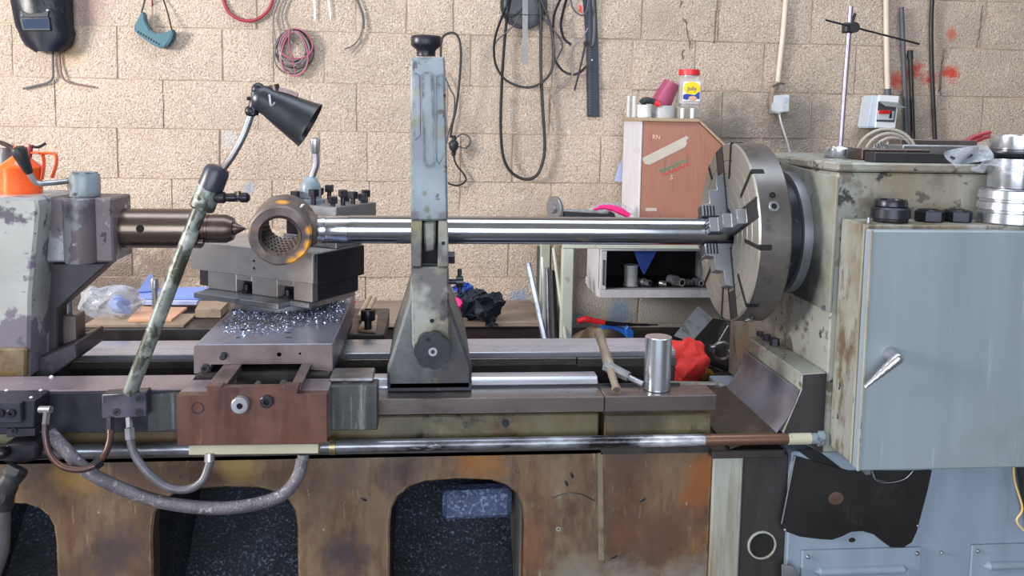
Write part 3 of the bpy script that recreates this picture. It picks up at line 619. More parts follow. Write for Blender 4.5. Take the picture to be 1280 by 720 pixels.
# ---------------- the workpiece: rod with an eye end
wp = thing('hydraulic_rod', 'long polished steel rod with a ring eye end held in the chuck', 'steel rod', (0, AY, AZ-rS))
xs0, xs1, xs2 = AXP(397), AXP(408), AXP(437)
obj('shaft', B().lathe([(rS, xs2), (rS*1.0, xf-.0001+.045)], (0, AY, AZ), (1, 0, 0), 64), m_chrome, wp)
obj('turned_neck', B().lathe([(rS*.93, xs0), (rS*.985, xs0+.003), (rS*.985, xs1-.002), (rS*.955, xs1-.001), (rS*.955, xs1+.001), (rS*.975, xs1+.002), (rS*.975, xs2-.002), (rS*.94, xs2-.001), (rS*.94, xs2+.0005)], (0, AY, AZ), (1, 0, 0), 64), m_turnedx, wp)
ec = P(354, 289, AY); ec.z = AZ
ro = plen(38.5, 1.93); ri = plen(22.5, 1.93); hl = .055
Me = Matrix.Translation(ec) @ rot(8, 'X') @ rot(2, 'Z')
prof = [(ri+.006, -hl-.004), (ro-.004, -hl-.004), (ro, -hl), (ro+.002, -hl*.5), (ro+.002, hl*.5), (ro, hl), (ri+.006, hl+.004)]
m_eye = mat('eye_ring_steel', L(104, 94, 92), .5, .4, .15, 12, layers=[(L(140, 94, 52), 6, .66, .05), (L(76, 68, 70), 9, .58, .08)], bump=(24, .3),
    spots=[(L(230, 160, 50), tuple(Me @ V3((ro*math.cos(a_)*k_, y_, ro*math.sin(a_)*k_))-V3((0, AY, AZ-rS))), r__, .7) for a_, k_, y_, r__ in ((-.75, .97, -hl, .020), (-1.15, .97, -hl, .018), (-.35, .98, -hl, .014), (1.5, 1.02, -.03, .016), (.2, .98, -hl, .012))])
eye = obj('eye', B().lathe(prof+[prof[0]], (0, 0, 0), (0, 1, 0), 56, caps=False).jit(.0012, 40).xf(Me), m_eye, wp, 'rusty eye ring with yellow paint remains')
bush = obj('bush', B().lathe([(ri, -hl-.003), (ri+.006, -hl-.006), (ri+.007, -hl-.003), (ri+.007, hl+.003), (ri, hl+.003), (ri, -hl-.003)], (0, 0, 0), (0, 1, 0), 48, caps=False).xf(Me), m_livec, wp)
dm = B()
for i in range(26):
    for k in range(6):
        a_ = 2*math.pi*(i+.5*(k % 2))/26; y_ = -hl+.012+k*.02
        dm.box(-.0028, .0028, y_-.0034, y_+.0034, -ri-.0002, -ri+.0006, 0, rot(math.degrees(a_), 'Y'))
obj('oil_pocket', dm.xf(Me), m_hole, bush)
obj('weld_neck', B().lathe([(rS*1.42, ec.x+ro*.66), (rS*1.30, ec.x+ro*.86), (rS*1.06, xs0-.004), (rS*.95, xs0+.0005)], (0, AY, AZ), (1, 0, 0), 40).jit(.0015, 50), m_rust, wp)
gn = ec+V3((.045, -.03, ro*.80))
obj('grease_nipple', B().lathe([(.007, 0), (.007, .006), (.004, .008), (.005, .014), (.002, .018)], gn-V3((.006, 0, .008)), (.7, 0, .7), 10), m_steel, wp)

# ---------------- tailstock
ts = thing('tailstock', 'grey chipped tailstock with browned quill on the bed', 'tailstock', (-.9, 1.98, ZB))
TF = 1.93
xt = P(141, 290, TF).x; ztt = P(100, 247.5, TF).z; ztb = P(100, 328, TF).z
TBk = 2.05
xbl = P(46, 290, TF).x
obj('barrel_housing', B().box(-1.3, xt, TF, TBk, ztb, ztt, .004), m_housing, ts)
bx_ = P(100, 290, TF).x
obj('clamp_boss', B().lathe([(.031, ztb+.0), (.033, ztb+.004), (.033, ztt-.002), (.031, ztt)], (bx_, TF+.002, 0), (0, 0, 1), 28), m_housing, ts)
CF = 1.865
xcr = P(48, 260, CF).x
obj('column', B().prism([(-1.3, CF, P(20, 247.5, CF).z), (xcr-.004, CF, P(40, 247.5, CF).z), (P(48, 262, CF).x, CF, P(48, 262, CF).z), (P(38, 370, CF).x, CF, P(38, 370, CF).z), (P(36, 474, CF).x, CF, ZB+.021), (-1.3, CF, ZB+.021)], (0, .20, 0), .006), m_tail, ts)
obj('foot', B().prism([(-1.3, CF-.012, P(20, 434, CF).z), (P(36, 434, CF).x, CF-.012, P(20, 434, CF).z), (P(35, 478, CF).x, CF-.012, ZB+.0205), (-1.3, CF-.012, ZB+.0205)], (0, .25, 0), .004), m_bed_top, ts)
g0 = [(36, 330), (136, 329), (72, 386), (71, 440), (94, 432), (96, 455), (36, 472)]
obj('gusset', B().px([(36, 329.5), (136, 328.5), (72, 386), (72, 478), (36, 478)], TF+.03, .07, .003), m_tail_side, ts)
obj('base_slide', B().prism([P(36, 452, TF-.02), P(95, 428, TF-.02), P(97, 447, TF-.02), P(60, 474, TF-.02), P(36, 474, TF-.02)], (0, .16, 0), .003), m_tail_side, ts)
rQ = plen(48, AY)/2
xq = P(253, 283, AY).x
obj('quill', axl([(rQ, xt-.004), (rQ, xq-.002), (rQ-.003, xq)]), m_quill, ts)
qh = P(175, 286, AY-rQ); obj('quill_hole', B().cyl(qh-V3((0, .0006, 0)), qh+V3((0, .004, 0)), .0085, n=18), m_hole, ts)
rl = plen(35, AY)/2; xl1, xl2, xl3 = P(283, 283, AY).x, P(292, 283, AY).x, P(307.5, 283, AY).x
obj('live_centre', axl([(rl, xq+.0005), (rl, xq+.008), (rl-.0015, xq+.0085), (rl-.0015, xq+.010), (rl, xq+.0105), (rl, xq+.015), (rl-.0015, xq+.0155), (rl-.0015, xq+.017), (rl, xq+.0175), (rl, xl1), (rl*.78, xl2), (rl*.45, xl2+.0005), (rl*.45, xl2+.004), (.0008, xl3)]), m_livec, ts)
kq = P(252, 303, AY-rQ*.6); obj('quill_key', B().cyl(kq-V3((.006, 0, 0)), kq+V3((.004, 0, 0)), .008, n=14), m_livec, ts)
# clamp lever
lv = obj('clamp_cap', B().lathe([(.030, .0005), (.031, .004), (.031, .043), (.029, .049), (.026, .050), (.026, .053), (.02, .054)], (bx_, TF+.035, ztt), (0, 0, 1), 32), m_paint, ts)
hz = ztt+.032
obj('lever_rod', B().tube([(bx_-.025, TF+.03, hz+.002), P(60, 229, TF), P(47, 229, TF-.01), P(40, 222, TF-.015), P(33, 210, TF-.02)], .0058, 10), m_steel, lv)
obj('lever_grip', B().lathe([(.006, 0), (.0085, .003), (.0135, .036), (.0155, .050), (.012, .058), (.004, .061)], P(37, 217, TF-.018), P(24, 190, TF-.03)-P(37, 217, TF-.018), 18), m_rubber, lv)
obj('stud', B().cyl(P(84, 396, TF+.09), P(84, 362, TF+.09), plen(6, TF), n=14), m_steel, ts)
obj('stud_block', B().px([(75, 394), (96, 394), (97, 436), (82, 440), (75, 420)], TF+.06, .05, .003), m_brownedge, ts)
# ---------------- carriage (saddle, cross slide)
cg = thing('lathe_carriage', 'lathe carriage with brown front block and flat cross slide table', 'carriage', (-.4, 1.85, ZB))
cY = 1.665
def px3(pts, Y): return [P(x, y, Y) for x, y in pts]
# brown front block with a raised dovetail housing
fz0 = P(300, 556, cY).z; fzs = P(240, 494, cY).z; fzt = P(300, 482, cY).z
XA, XBk = P(221, 520, cY).x, P(409, 520, cY).x
xh0, xh1 = P(257, 485, cY).x, P(374, 485, cY).x
tY = PZ(330, 455, fzt).y                          # cross slide front face
fb = obj('front_block', B().prism([(XA, cY, fz0), (XA, cY, fzs), (xh0+.006, cY, fzs), (xh0, cY, fzt-.002), (xh0, cY, fzt), (xh0+.03, cY, fzt), (xh0+.03, cY, fzt-.004), (xh1-.03, cY, fzt-.004), (xh1-.03, cY, fzt), (xh1, cY, fzt), (xh1-.004, cY, fzs), (XBk, cY, fzs), (XBk, cY, fz0)], (0, .022, 0), .001), m_brownblock, cg)
obj('block_body', B().box(XA, xh0+.036, cY+.022, 1.765, fz0, fzs, .001), m_wing_top, cg)
obj('block_body', B().box(xh1-.0162, XBk, cY+.022, 1.765, fz0, fzs, .001), m_wing_top, cg)
# housing walls around the open pocket
wl = .036
obj('housing_wall', B().prism([(xh0, cY+.022, fzs), (xh0+wl, cY+.022, fzs), (xh0+wl, cY+.022, fzt), (xh0-.0, cY+.022, fzt)], (0, tY-cY-.022, 0), .001), m_brownedge, cg)
obj('housing_wall', B().prism([(xh1-wl*.45, cY+.022, fzs), (xh1, cY+.022, fzs), (xh1+.004, cY+.022, fzt), (xh1-wl*.45, cY+.022, fzt)], (0, tY-cY-.022, 0), .001), m_brownedge, cg)
obj('pocket_floor', B().box(xh0+wl, xh1-wl*.45, cY+.022, tY, fzs-.05, fzs-.045), m_hole, cg)
for k, r_ in ((.42, .009), (.72, .011)):
    X_ = xh0+(xh1-xh0)*k; obj('feed_screw', B().cyl((X_, cY+.024, fzs-.018), (X_, tY+.1, fzs-.018), r_*.8, n=14), m_steel, cg)
obj('bottom_strip', B().px([(236, 557), (398, 555), (398, 567), (236, 569)], cY+.006, .05, .001), m_cream, cg)
def boltcap(x, y, Y, r, out, m, par, hole=.45, name='screw'):
    p = P(x, y, Y); o = obj(name, B().ring(r, r*hole, p-V3((0, out, 0)), (0, 1, 0), out, 20, r*.12), m, par)
    obj('socket_hole', B().cyl(p-V3((0, out*.35, 0)), p+V3((0, .0005, 0)), r*hole*1.02, n=16), m_hole, o); return o
boltcap(302, 504, cY, .0165, .018, m_steel, cg, .36, 'spindle_end')
boltcap(334, 501, cY, .0125, .008, m_dsteel, cg, .45, 'plug')
p = P(247, 510, cY); obj('flush_plug', B().ring(.0115, .0095, p-V3((0, .001, 0)), (0, 1, 0), .0015, 24), m_dsteel, cg); obj('flush_plug', B().cyl(p-V3((0, .0005, 0)), p, .0095, n=20), m_brownblock, cg)
# cross slide table
zt0 = P(330, 456, tY).z; ztab = P(330, 430, tY).z
tx0, tx1 = P(242, 445, tY).x, P(416, 445, tY).x
tbk = PZ(350, 377, ztab).y+.12
tb = obj('cross_slide', B().prism([(tx0, tY, zt0-.018), (tx0, tY, ztab-.004), (tx0+.005, tY, ztab), (tx1, tY, ztab), (tx1, tY, zt0-.016), (tx1-.045, tY, zt0-.012), (tx1-.047, tY, zt0+.001), (tx0+.035, tY, zt0+.001), (tx0+.033, tY, zt0-.014)], (0, tbk-tY, 0), .0015), m_slide, cg)
obj('cross_slide_face', B().prism([(tx0+.001, tY-.0006, zt0-.017), (tx0+.001, tY-.0006, ztab-.005), (tx0+.005, tY-.0006, ztab-.002), (tx1-.001, tY-.0006, ztab-.002), (tx1-.001, tY-.0006, zt0-.015), (tx1-.044, tY-.0006, zt0-.011), (tx1-.046, tY-.0006, zt0+.002), (tx0+.034, tY-.0006, zt0+.002), (tx0+.032, tY-.0006, zt0-.013)], (0, .0005, 0)), m_brownedge, tb)
sp_ = P(280, 444, tY); obj('pivot_pin', B().cyl(sp_-V3((0, .014, 0)), sp_, .0075, n=14, ch=.002), m_dsteel, tb)
boltcap(257, 460, tY, .0095, .006, m_dsteel, tb)
for x, y, r_ in ((349, 443, .0045), (375, 442, .0025)): p = P(x, y, tY); obj('tapped_hole', B().cyl(p-V3((0, .0006, 0)), p+V3((0, .001, 0)), r_, n=14), m_hole, tb)
for x, y, w_, d_ in ((310, 412, .016, .008), (297, 422, .004, .004), (360, 416, .006, .003), (361, 422, .006, .003)):
    q = PZ(x, y, ztab); obj('table_slot', B().box(q.x-w_, q.x+w_, q.y-d_, q.y+d_, ztab-.001, ztab+.0005), m_hole, tb)
obj('saddle_core', B().box(tx0+.01, tx1-.005, 1.79, tbk-.02, ZB+.02, zt0-.014), m_dark_paint, cg)
# wings left and right of the block
wY = 1.722
wz = P(140, 490, wY).z; wzb = P(140, 550, wY).z
obj('wing', B().box(-1.10, XA-.001, wY, 1.7685, P(140, 541, wY).z, wz, .002), m_dark_blue, cg)
obj('wing_pad', B().box(-1.10, XA-.001, 1.769, wY+.10, ZB+.0205, wz, .001), m_dark_blue, cg)
obj('wing_top', B().box(-1.06, XA-.001, wY+.002, wY+.098, wz+.0003, wz+.004, .001), m_wing_top, cg)
obj('wing_pad', B().px([(185, 493), (224, 490), (223, 537), (184, 540)], wY-.006, .006, .001), m_cast_gunk, cg)
wr0, wr1 = P(410, 500, wY).x, P(472, 500, wY).x
obj('wiper_block', B().box(wr0, wr1, wY, 1.7685, P(440, 538, wY).z, P(440, 482, wY).z, .002), m_cast_gunk, cg)
obj('wiper_plate', B().box(wr0, P(466, 480, wY).x, wY+.02, wY+.10, max(ZB+.0205, P(440, 482, wY).z+.0005), P(440, 482, wY).z+.008, .003), m_steel, cg)
# clamp block at the far end of the wing with its screws
kY = 1.66
kb = obj('clamp_block', B().prism([(-1.1, kY, P(30, 535, kY).z), (P(43, 535, kY).x, kY, P(30, 535, kY).z), (P(44, 500, kY).x, kY, P(30, 500, kY).z), (-1.1, kY, P(30, 501, kY).z)], (0, .062, 0), .002), m_dark_blue, cg)
obj('clamp_bar', B().px([(-20, 503), (26, 503), (27, 529), (-20, 530)], kY-.014, .014, .002), m_dark_blue, cg)
obj('clamp_foot', B().px([(8, 536), (44, 535), (44, 545), (8, 547)], kY+.004, .04, .001), m_dark_blue, cg)
for x, y in ((1, 516), (15, 516)): boltcap(x, y, kY-.014, .008, .006, m_dsteel, cg, .4)
boltcap(18, 538, kY+.004, .006, .003, m_dsteel, cg, .5)
for x, y in ((8, 489), (51, 489), (65, 471), (39, 498)):
    q = PZ(x, y, wz+.004); obj('drive_screw', B().sph((q.x, min(q.y, wY+.09), wz+.004), .004, 8), m_white, cg)
# far (operator) side of the carriage: dark tray carrying rags and cardboard
aY = 2.33
az = P(170, 411, aY).z; azb = P(170, 438, aY).z
obj('apron_tray', B().box(P(97, 420, aY).x, P(300, 420, aY).x, aY, aY+.42, azb, az, .003), m_dark_paint, cg)
obj('apron_tray', B().box(P(415, 420, 2.28).x, P(480, 420, 2.28).x, 2.28, 2.60, P(440, 440, 2.28).z, P(440, 418, 2.28).z, .003), m_dark_paint, cg)
obj('apron_bar', B().cyl(P(88, 431, aY-.02), P(128, 431, aY-.02), plen(3.5, aY), n=12), m_dsteel, cg)
# swarf on the table
sw = bmesh.new(); rs = random.Random(11)
for k in range(5200):
    u = rs.random(); v = rs.random()**1.25
    X_ = tx0+.02+(tx1-tx0-.025)*u; Y_ = tY+.42-(.30+.06*math.sin(u*5))*v
    if Y_ > tbk-.01: continue
    s_ = rs.uniform(.0010, .0030); c_ = V3((X_, Y_, ztab+s_*.6+.0004+(1-v)*.006*rs.random()))
    vs = [sw.verts.new(c_+V3((rs.uniform(-1, 1), rs.uniform(-1, 1), rs.uniform(-.6, 1)))*s_) for _ in range(4)]
    for f in ((0, 1, 2), (0, 2, 3), (0, 3, 1), (1, 3, 2)): sw.faces.new([vs[i] for i in f])
o = obj('swarf', sw, m_swarf, cg); o['kind'] = 'stuff'

# ---------------- compound slide, swung about 32 degrees
al = math.radians(-32)
pc = PZ(390, 378, ztab+.034)                      # near lower corner
Mc = Matrix.Translation((pc.x, pc.y, 0)) @ Matrix.Rotation(al, 4, 'Z')    # local -X along the slide, +Y across it
cs = thing('compound_slide', 'steel compound slide swung at an angle on the cross slide table', 'tool slide', (pc.x-.12, pc.y+.12, ztab))
zq0, zq1 = ztab+.034, P(390, 354, pc.y).z
ztop = P(395, 318, pc.y).z+.004
LEN = .33; WD = .168
# swivel base with bolt notches
def cbox(b, x0, x1, y0, y1, z0, z1, bev=.0015): return b.box(x0, x1, y0, y1, z0, z1, bev, Mc)
sb = obj('swivel_base', cbox(cbox(cbox(cbox(B(), -LEN, 0, .028, WD, zq0-.014, zq1), -LEN, -.235, 0, .028, zq0, zq1), -.185, -.105, 0, .028, zq0, zq1), -.055, 0, 0, .028, zq0, zq1), m_comp, cs)
for X0_ in (-.235, -.105): obj('notch_lintel', cbox(B(), X0_, X0_+.05, 0, .028, zq0+.031, zq1), m_comp, sb)
for X_ in (-.21, -.08):
    q = Mc @ V3((X_, .008, 0)); obj('tee_bolt', B().cyl((q.x, q.y, zq0-.008), (q.x, q.y, zq0+.008), .0125, n=6).cyl((q.x, q.y, zq0+.008), (q.x, q.y, zq0+.021), .0075, n=12), m_dsteel, sb)
for X0_ in (-.2345, -.1045): obj('notch_shade_panel', cbox(B(), X0_, X0_+.049, .0262, .0278, zq0+.0005, zq0+.0305, 0), m_hole, sb)  # dark panels put in for the shade inside the bolt notches
fl = B(); cbox(fl, -LEN+.008, -.055, -.055, .03, zq0-.014, zq0-.0005); cbox(fl, -LEN-.002, 0, -.012, .05, zq0-.013, zq0-.001)
obj('swivel_flange', fl, m_steel, sb)
o = B().cyl(Mc @ V3((-LEN*.5, WD*.5, ztab+.0008)), Mc @ V3((-LEN*.5, WD*.5, zq0-.0142)), .125, n=40); obj('swivel_disc', o, m_steel, cs)
st = obj('top_slide', cbox(B(), -LEN-.045, .012, -.012, WD+.012, zq1+.001, ztop), m_comp, cs)
endp = B(); cbox(endp, .0125, .02, -.006, WD+.01, zq1-.004, ztop-.002); cbox(endp, .0005, .012, .004, WD-.004, zq0+.002, zq1-.002)
obj('end_plate', endp, m_dsteel, cs)
for dz in (.012, .03):
    q = Mc @ V3((-.165, -.0125, ztop-.02-dz)); obj('gib_screw', B().cyl(q, q-Mc.to_3x3() @ V3((0, .001, 0)), .003, n=10), m_hole, st)
cut = B(); cbox(cut, -LEN-.05, -LEN-.002, .02, WD, zq0, zq1-.006, .002); obj('screw_bracket', cut, m_dark_paint, cs)

# square turret tool post behind the rod
tp = thing('tool_post', 'square turret tool post bristling with clamp screws, lever handle on top', 'tool post', Mc @ V3((-.085, .085, ztop)))
tc = PZ(420, 259, P(420, 259, 2.12).z); zpt = tc.z
Mt = Matrix.Translation((tc.x, tc.y, 0)) @ Matrix.Rotation(al, 4, 'Z')
TW = .165
def tbox(b, x0, x1, y0, y1, z0, z1, bev=.002): return b.box(x0, x1, y0, y1, z0, z1, bev, Mt)
tpb = B(); tbox(tpb, -TW, 0, 0, TW, zpt-.034, zpt); tbox(tpb, -TW+.03, -.03, .03, TW-.03, zpt-.075, zpt-.034); tbox(tpb, -TW, 0, 0, TW, ztop+.001, zpt-.075)
obj('turret', tpb, m_steel, tp)
for i in range(3):
    for s_, (ux, uy) in enumerate((((-.022-.058*i), .016), ((-.022-.058*i), TW-.016), (-.014, .045+.04*i), (-TW+.014, .045+.04*i))):
        q = Mt @ V3((ux, uy, 0)); hh = .006+.007*((i*2+s_) % 3)
        obj('clamp_screw', B().cyl((q.x, q.y, zpt-.002), (q.x, q.y, zpt+hh), .0058, n=10).box(-.0095, .0095, -.0095, .0095, zpt+hh, zpt+hh+.018, .0015, Matrix.Translation((q.x, q.y, 0)) @ rot(20+i*30, 'Z')), m_dsteel, tp)
cb = P(387, 243, 2.19); q = Mt @ V3((-TW/2, TW/2, 0))
cb = V3((P(388, 240, q.y).x, q.y, zpt))
obj('turret_core', tbox(B(), -TW+.006, -.006, .006, TW-.006, zpt-.075, zpt-.034), m_dsteel, tp)
obj('handle_hub', B().lathe([(.036, 0), (.036, .008), (.026, .010), (.026, .036), (.024, .046), (.015, .062), (.010, .065)], cb, (0, 0, 1), 28), m_paint, tp)
obj('handle_arm', B().tube([cb+V3((0, 0, .05)), cb+V3((.006, 0, .07)), P(395, 205, q.y), P(394, 190, q.y)], .0085, 12), m_steel, tp)
obj('handle_grip', B().lathe([(.009, 0), (.0105, .004), (.0135, .03), (.0135, .036), (.008, .040)], P(394, 192, q.y), (0, 0, 1), 18), m_turned, tp)
tbit = B(); tbox(tbit, -.10, .05, .012, .032, zpt-.062, zpt-.04, .001); obj('tool_bit', tbit, m_steel, tp)

# ---------------- steady rest
sr = thing('steady_rest', 'tall blue grey steady rest straddling the bed with black star knob', 'steady rest', (0, 1.98, ZB))
sY = 1.80
zs0 = ZB+.0195
bz = P(537, 490, sY-.0).z
# foot: outline seen from the front, deep across the bed
ft = [(484, 460), (488, 448), (512, 372), (515, 330), (557, 330), (559, 372), (586, 448), (590, 460)]
zfoot = P(537, 488, sY+.012).z
obj('foot', B().prism([P(x, y, sY+.012) for x, y in ft]+[(P(590, 460, sY+.012).x, sY+.012, zfoot), (P(484, 460, sY+.012).x, sY+.012, zfoot)], (0, .40, 0), .006), mat('greasy_foot_paint', L(96, 102, 106), .38, .1, .12, 4, layers=[(L(52, 50, 56), 3.2, .50, .10), (L(112, 102, 66), 5, .66, .06), (L(30, 30, 34), 16, .68, .03)], bump=(10, .2)), sr)
obj('foot_shoe', B().box(P(484, 489, sY).x, P(590, 489, sY).x, sY+.012, sY+.41, ZB+.0195, zfoot-.0008), m_dsteel, sr)
# upright: front bar with rounded lower end, continued over the top as a frame around the work
up = [(513, 72), (556, 71), (558, 140), (559, 270), (561, 300), (561, 330), (561, 395), (563, 430), (556, 446), (540, 450), (524, 446), (516, 430), (515, 395), (513, 270)]
Yc = sY-.012
upo = obj('upright', B().px([(513, 72), (556, 71), (557, 90), (560, 276), (513.5, 276)], Yc, .06, .004), m_upright, sr)
lowp = mat('oily_lower_paint', L(136, 139, 136), .4, 0, .1, 5, edge=(L(44, 42, 42), .010, .9), layers=[(L(118, 108, 76), 6, .55, .08), (L(78, 74, 76), 7, .54, .05), (L(36, 34, 38), 16, .62, .03)], bump=(10, .2))
# pocket with the finger: two cheeks and a dark recess
obj('pocket_cheek', B().px([(513.5, 276), (528, 276), (527, 334), (514, 334)], Yc, .06, .002), lowp, sr)
obj('pocket_cheek', B().px([(548, 276), (560, 276), (561, 334), (547, 334)], Yc, .06, .002), lowp, sr)
obj('pocket_back', B().px([(528, 276), (548, 276), (547, 334), (527, 334)], Yc+.045, .015), m_hole, sr)
obj('finger', B().px([(529, 278), (545, 276), (544, 314), (531, 316)], Yc+.015, .03, .004), lowp, sr)
obj('apron', B().px([(514, 334), (561, 334), (562, 395), (563, 430), (558, 444), (548, 449), (530, 449), (520, 444), (515, 430), (514.5, 395)], Yc, .05, .004), lowp, sr)
fr = B()
zt_ = P(535, 72, Yc).z; xm0, xm1 = P(514, 200, Yc).x, P(557, 200, Yc).x
ring = [(Yc+.055, ZB+.12), (Yc+.055, zt_-.003), (2.24, zt_-.02), (2.26, ZB+.12)]
fr.prism([(xm0+.004, y, z) for y, z in ((Yc+.0605, zt_-.002), (2.20, zt_-.02), (2.24, AZ), (2.19, AZ), (2.16, AZ+.14), (Yc+.0605, AZ+.17))], (xm1-xm0-.008, 0, 0), .004)
obj('rear_frame', fr, m_paint, sr)
obj('rear_leg', B().prism([(xm0+.004, 2.19, AZ), (xm0+.004, 2.24, AZ), (xm0+.004, 2.20, ZB+.14), (xm0+.004, 2.12, ZB+.14)], (xm1-xm0-.008, 0, 0), .003), m_paint, sr)
# raised rib and relief
obj('rib', B().prism([P(527, 90, Yc), P(541, 90, Yc), P(545, 205, Yc), P(536, 212, Yc), P(530, 205, Yc)], (0, -.012, 0), .004, 2), m_upright, sr)
obj('side_relief', B().px([(545.5, 95), (554, 92), (557, 190), (549, 206), (546, 200)], Yc-.003, .003, .001), m_upright, sr)
obj('side_relief', B().px([(517, 90), (525, 94), (526, 170), (518, 176)], Yc-.003, .003, .001), m_upright, sr)
kc = P(532.5, 70, Yc+.03)
obj('top_knob', B().lathe([(.019, .0), (.019, .009), (.021, .013), (.030, .020), (.031, .022), (.031, .037), (.029, .040), (.006, .041)], kc, (0, 0, 1), 36), m_dsteel, sr)
kn = bmesh.new()
kp = P(541, 435, Yc)
def starknob(c, R_, dep, lobes=7):
    a = []
    for k in range(84):
        t_ = 2*math.pi*k/84; rr = R_*(1-.09*(.5+.5*math.cos(lobes*t_))**2.2)
        a.append(V3((c.x+rr*math.cos(t_), c.y, c.z+rr*math.sin(t_))))
    return B().prism(a, (0, -dep, 0), .0025, 2)
k1 = obj('star_knob', starknob(kp, .0385, .03), m_dsteel, sr, 'black star shaped knob')
obj('knob_socket', B().ring(.009, .0045, kp-V3((0, .031, 0)), (0, 1, 0), .003, 18), m_steel, k1)
obj('knob_socket', B().cyl(kp+V3((-.010, -.0306, .025)), kp+V3((-.010, -.028, .025)), .0045, n=12), m_hole, k1)
p = P(540, 401, Yc); obj('oil_hole', B().cyl(p-V3((0, .0008, 0)), p, .0045, n=14), m_hole, sr)
p = P(554, 304, Yc); obj('oil_hole', B().cyl(p-V3((0, .0008, 0)), p, .004, n=14), m_hole, sr)
q = P(563, 322, Yc+.03); obj('side_nut', B().cyl(q-V3((.005, 0, 0)), q+V3((.009, 0, 0)), .014, n=6), m_dsteel, sr)
q0, q1 = P(559, 352, Yc+.04), P(575, 352, Yc+.04)
obj('clamp_screw', B().cyl(q0, q1, .0055, n=12).cyl(P(574.5, 336, Yc+.04), P(574.5, 366, Yc+.04), .0045, n=10).cyl(P(570, 352, Yc+.04), P(579, 352, Yc+.04), .012, n=14), m_dsteel, sr)

# ---------------- work lamp standing on a bracket block
lY = 1.69
wl_ = thing('work_lamp', 'machine work lamp with black conical shade on a slanted chipped pole', 'lamp', P(163, 490, lY))
bb = obj('bracket', B().px([(127, 493), (183, 490), (184, 521), (127, 524)], lY, wY-lY-.0005, .002), m_dark_blue, wl_)
for x, y in ((174, 498), (146, 515), (174, 515)):
    p = P(x, y, lY); o = obj('cap_screw', B().ring(.0075, .0048, p-V3((0, .0015, 0)), (0, 1, 0), .002, 18), m_dsteel, bb)
    obj('hex_socket', B().cyl(p-V3((0, .0012, 0)), p, .0036, n=6), m_hole, o)
lp = lY+.012
obj('pole', B().cyl(P(162, 492, lp), P(254, 250, lp), plen(9, lY), n=24), m_lampole, wl_)
d_ = (P(266, 222, lp)-P(252, 258, lp)).normalized()
obj('pole_socket', B().lathe([(.020, 0), (.0235, .004), (.0235, .045), (.022, .052)], P(251.5, 262, lp), d_, 28), m_lampole, wl_)
obj('switch_cap', B().lathe([(.0235, 0), (.024, .004), (.024, .036), (.021, .044), (.012, .048)], P(262, 237, lp), d_, 28), m_plastic_b, wl_)
s0, s1 = P(268, 247, lp-.01), P(309, 247, lp-.01)
obj('tap_valve', B().lathe([(.008, 0), (.011, .006), (.011, .018), (.0075, .022), (.0085, .036), (.006, .042), (.0095, .05), (.0095, .06), (.005, .065)], s0, s1-s0, 16), m_dsteel, wl_)
obj('tap_handle', B().cyl(P(297, 239, lp-.01), P(299, 252, lp-.01), .0055, n=10), m_livec, wl_)
obj('gooseneck', B().tube([P(278, 212, lp), P(291, 194, lp), P(305, 168, lp), P(315, 140, lp)], plen(4.4, lY), 12), m_steel, wl_)
sh = thing
l0, l1 = P(326, 122, lp), P(379, 152, lp)
ax_ = (l1-l0).normalized()
Ls = (P(384, 155, lp)-l0).length
hd = obj('shade', B().lathe([(.016, -.012), (.024, -.004), (.026, .004), (.027, .02), (.033, .045), (.044, Ls), (.0465, Ls+.006), (.0445, Ls+.006), (.042, Ls-.002), (.03, .04), (.02, .006)], l0, ax_, 36, caps=False).cyl(l0-ax_*.012, l0-ax_*.006, .0165, n=24), m_shade, wl_)
obj('swivel_knuckle', B().cyl(P(316, 143, lp), P(322, 113, lp), .0105, n=14).sph(P(323, 112, lp), .013, 14).sph(P(314, 139, lp), .012, 14), m_dsteel, wl_)
obj('swivel_screw', B().cyl(P(309, 123, lp), P(318, 124, lp), .0035, n=8).sph(P(310.5, 123, lp), .004, 8), m_dsteel, wl_)
obj('shade_bracket', B().tube([P(326, 112, lp), P(345, 112, lp), P(362, 116, lp), P(372, 120, lp)], .006, 8).cyl(P(342, 106, lp), P(344, 114, lp), .010, n=12).cyl(P(367, 117, lp), P(366, 126, lp), .005, n=8), m_livec, hd)
obj('shade_clip', B().tube([P(337, 118, lp-.03), P(339, 132, lp-.03), P(344, 128, lp-.03)], .0022, 6), m_steel, hd)

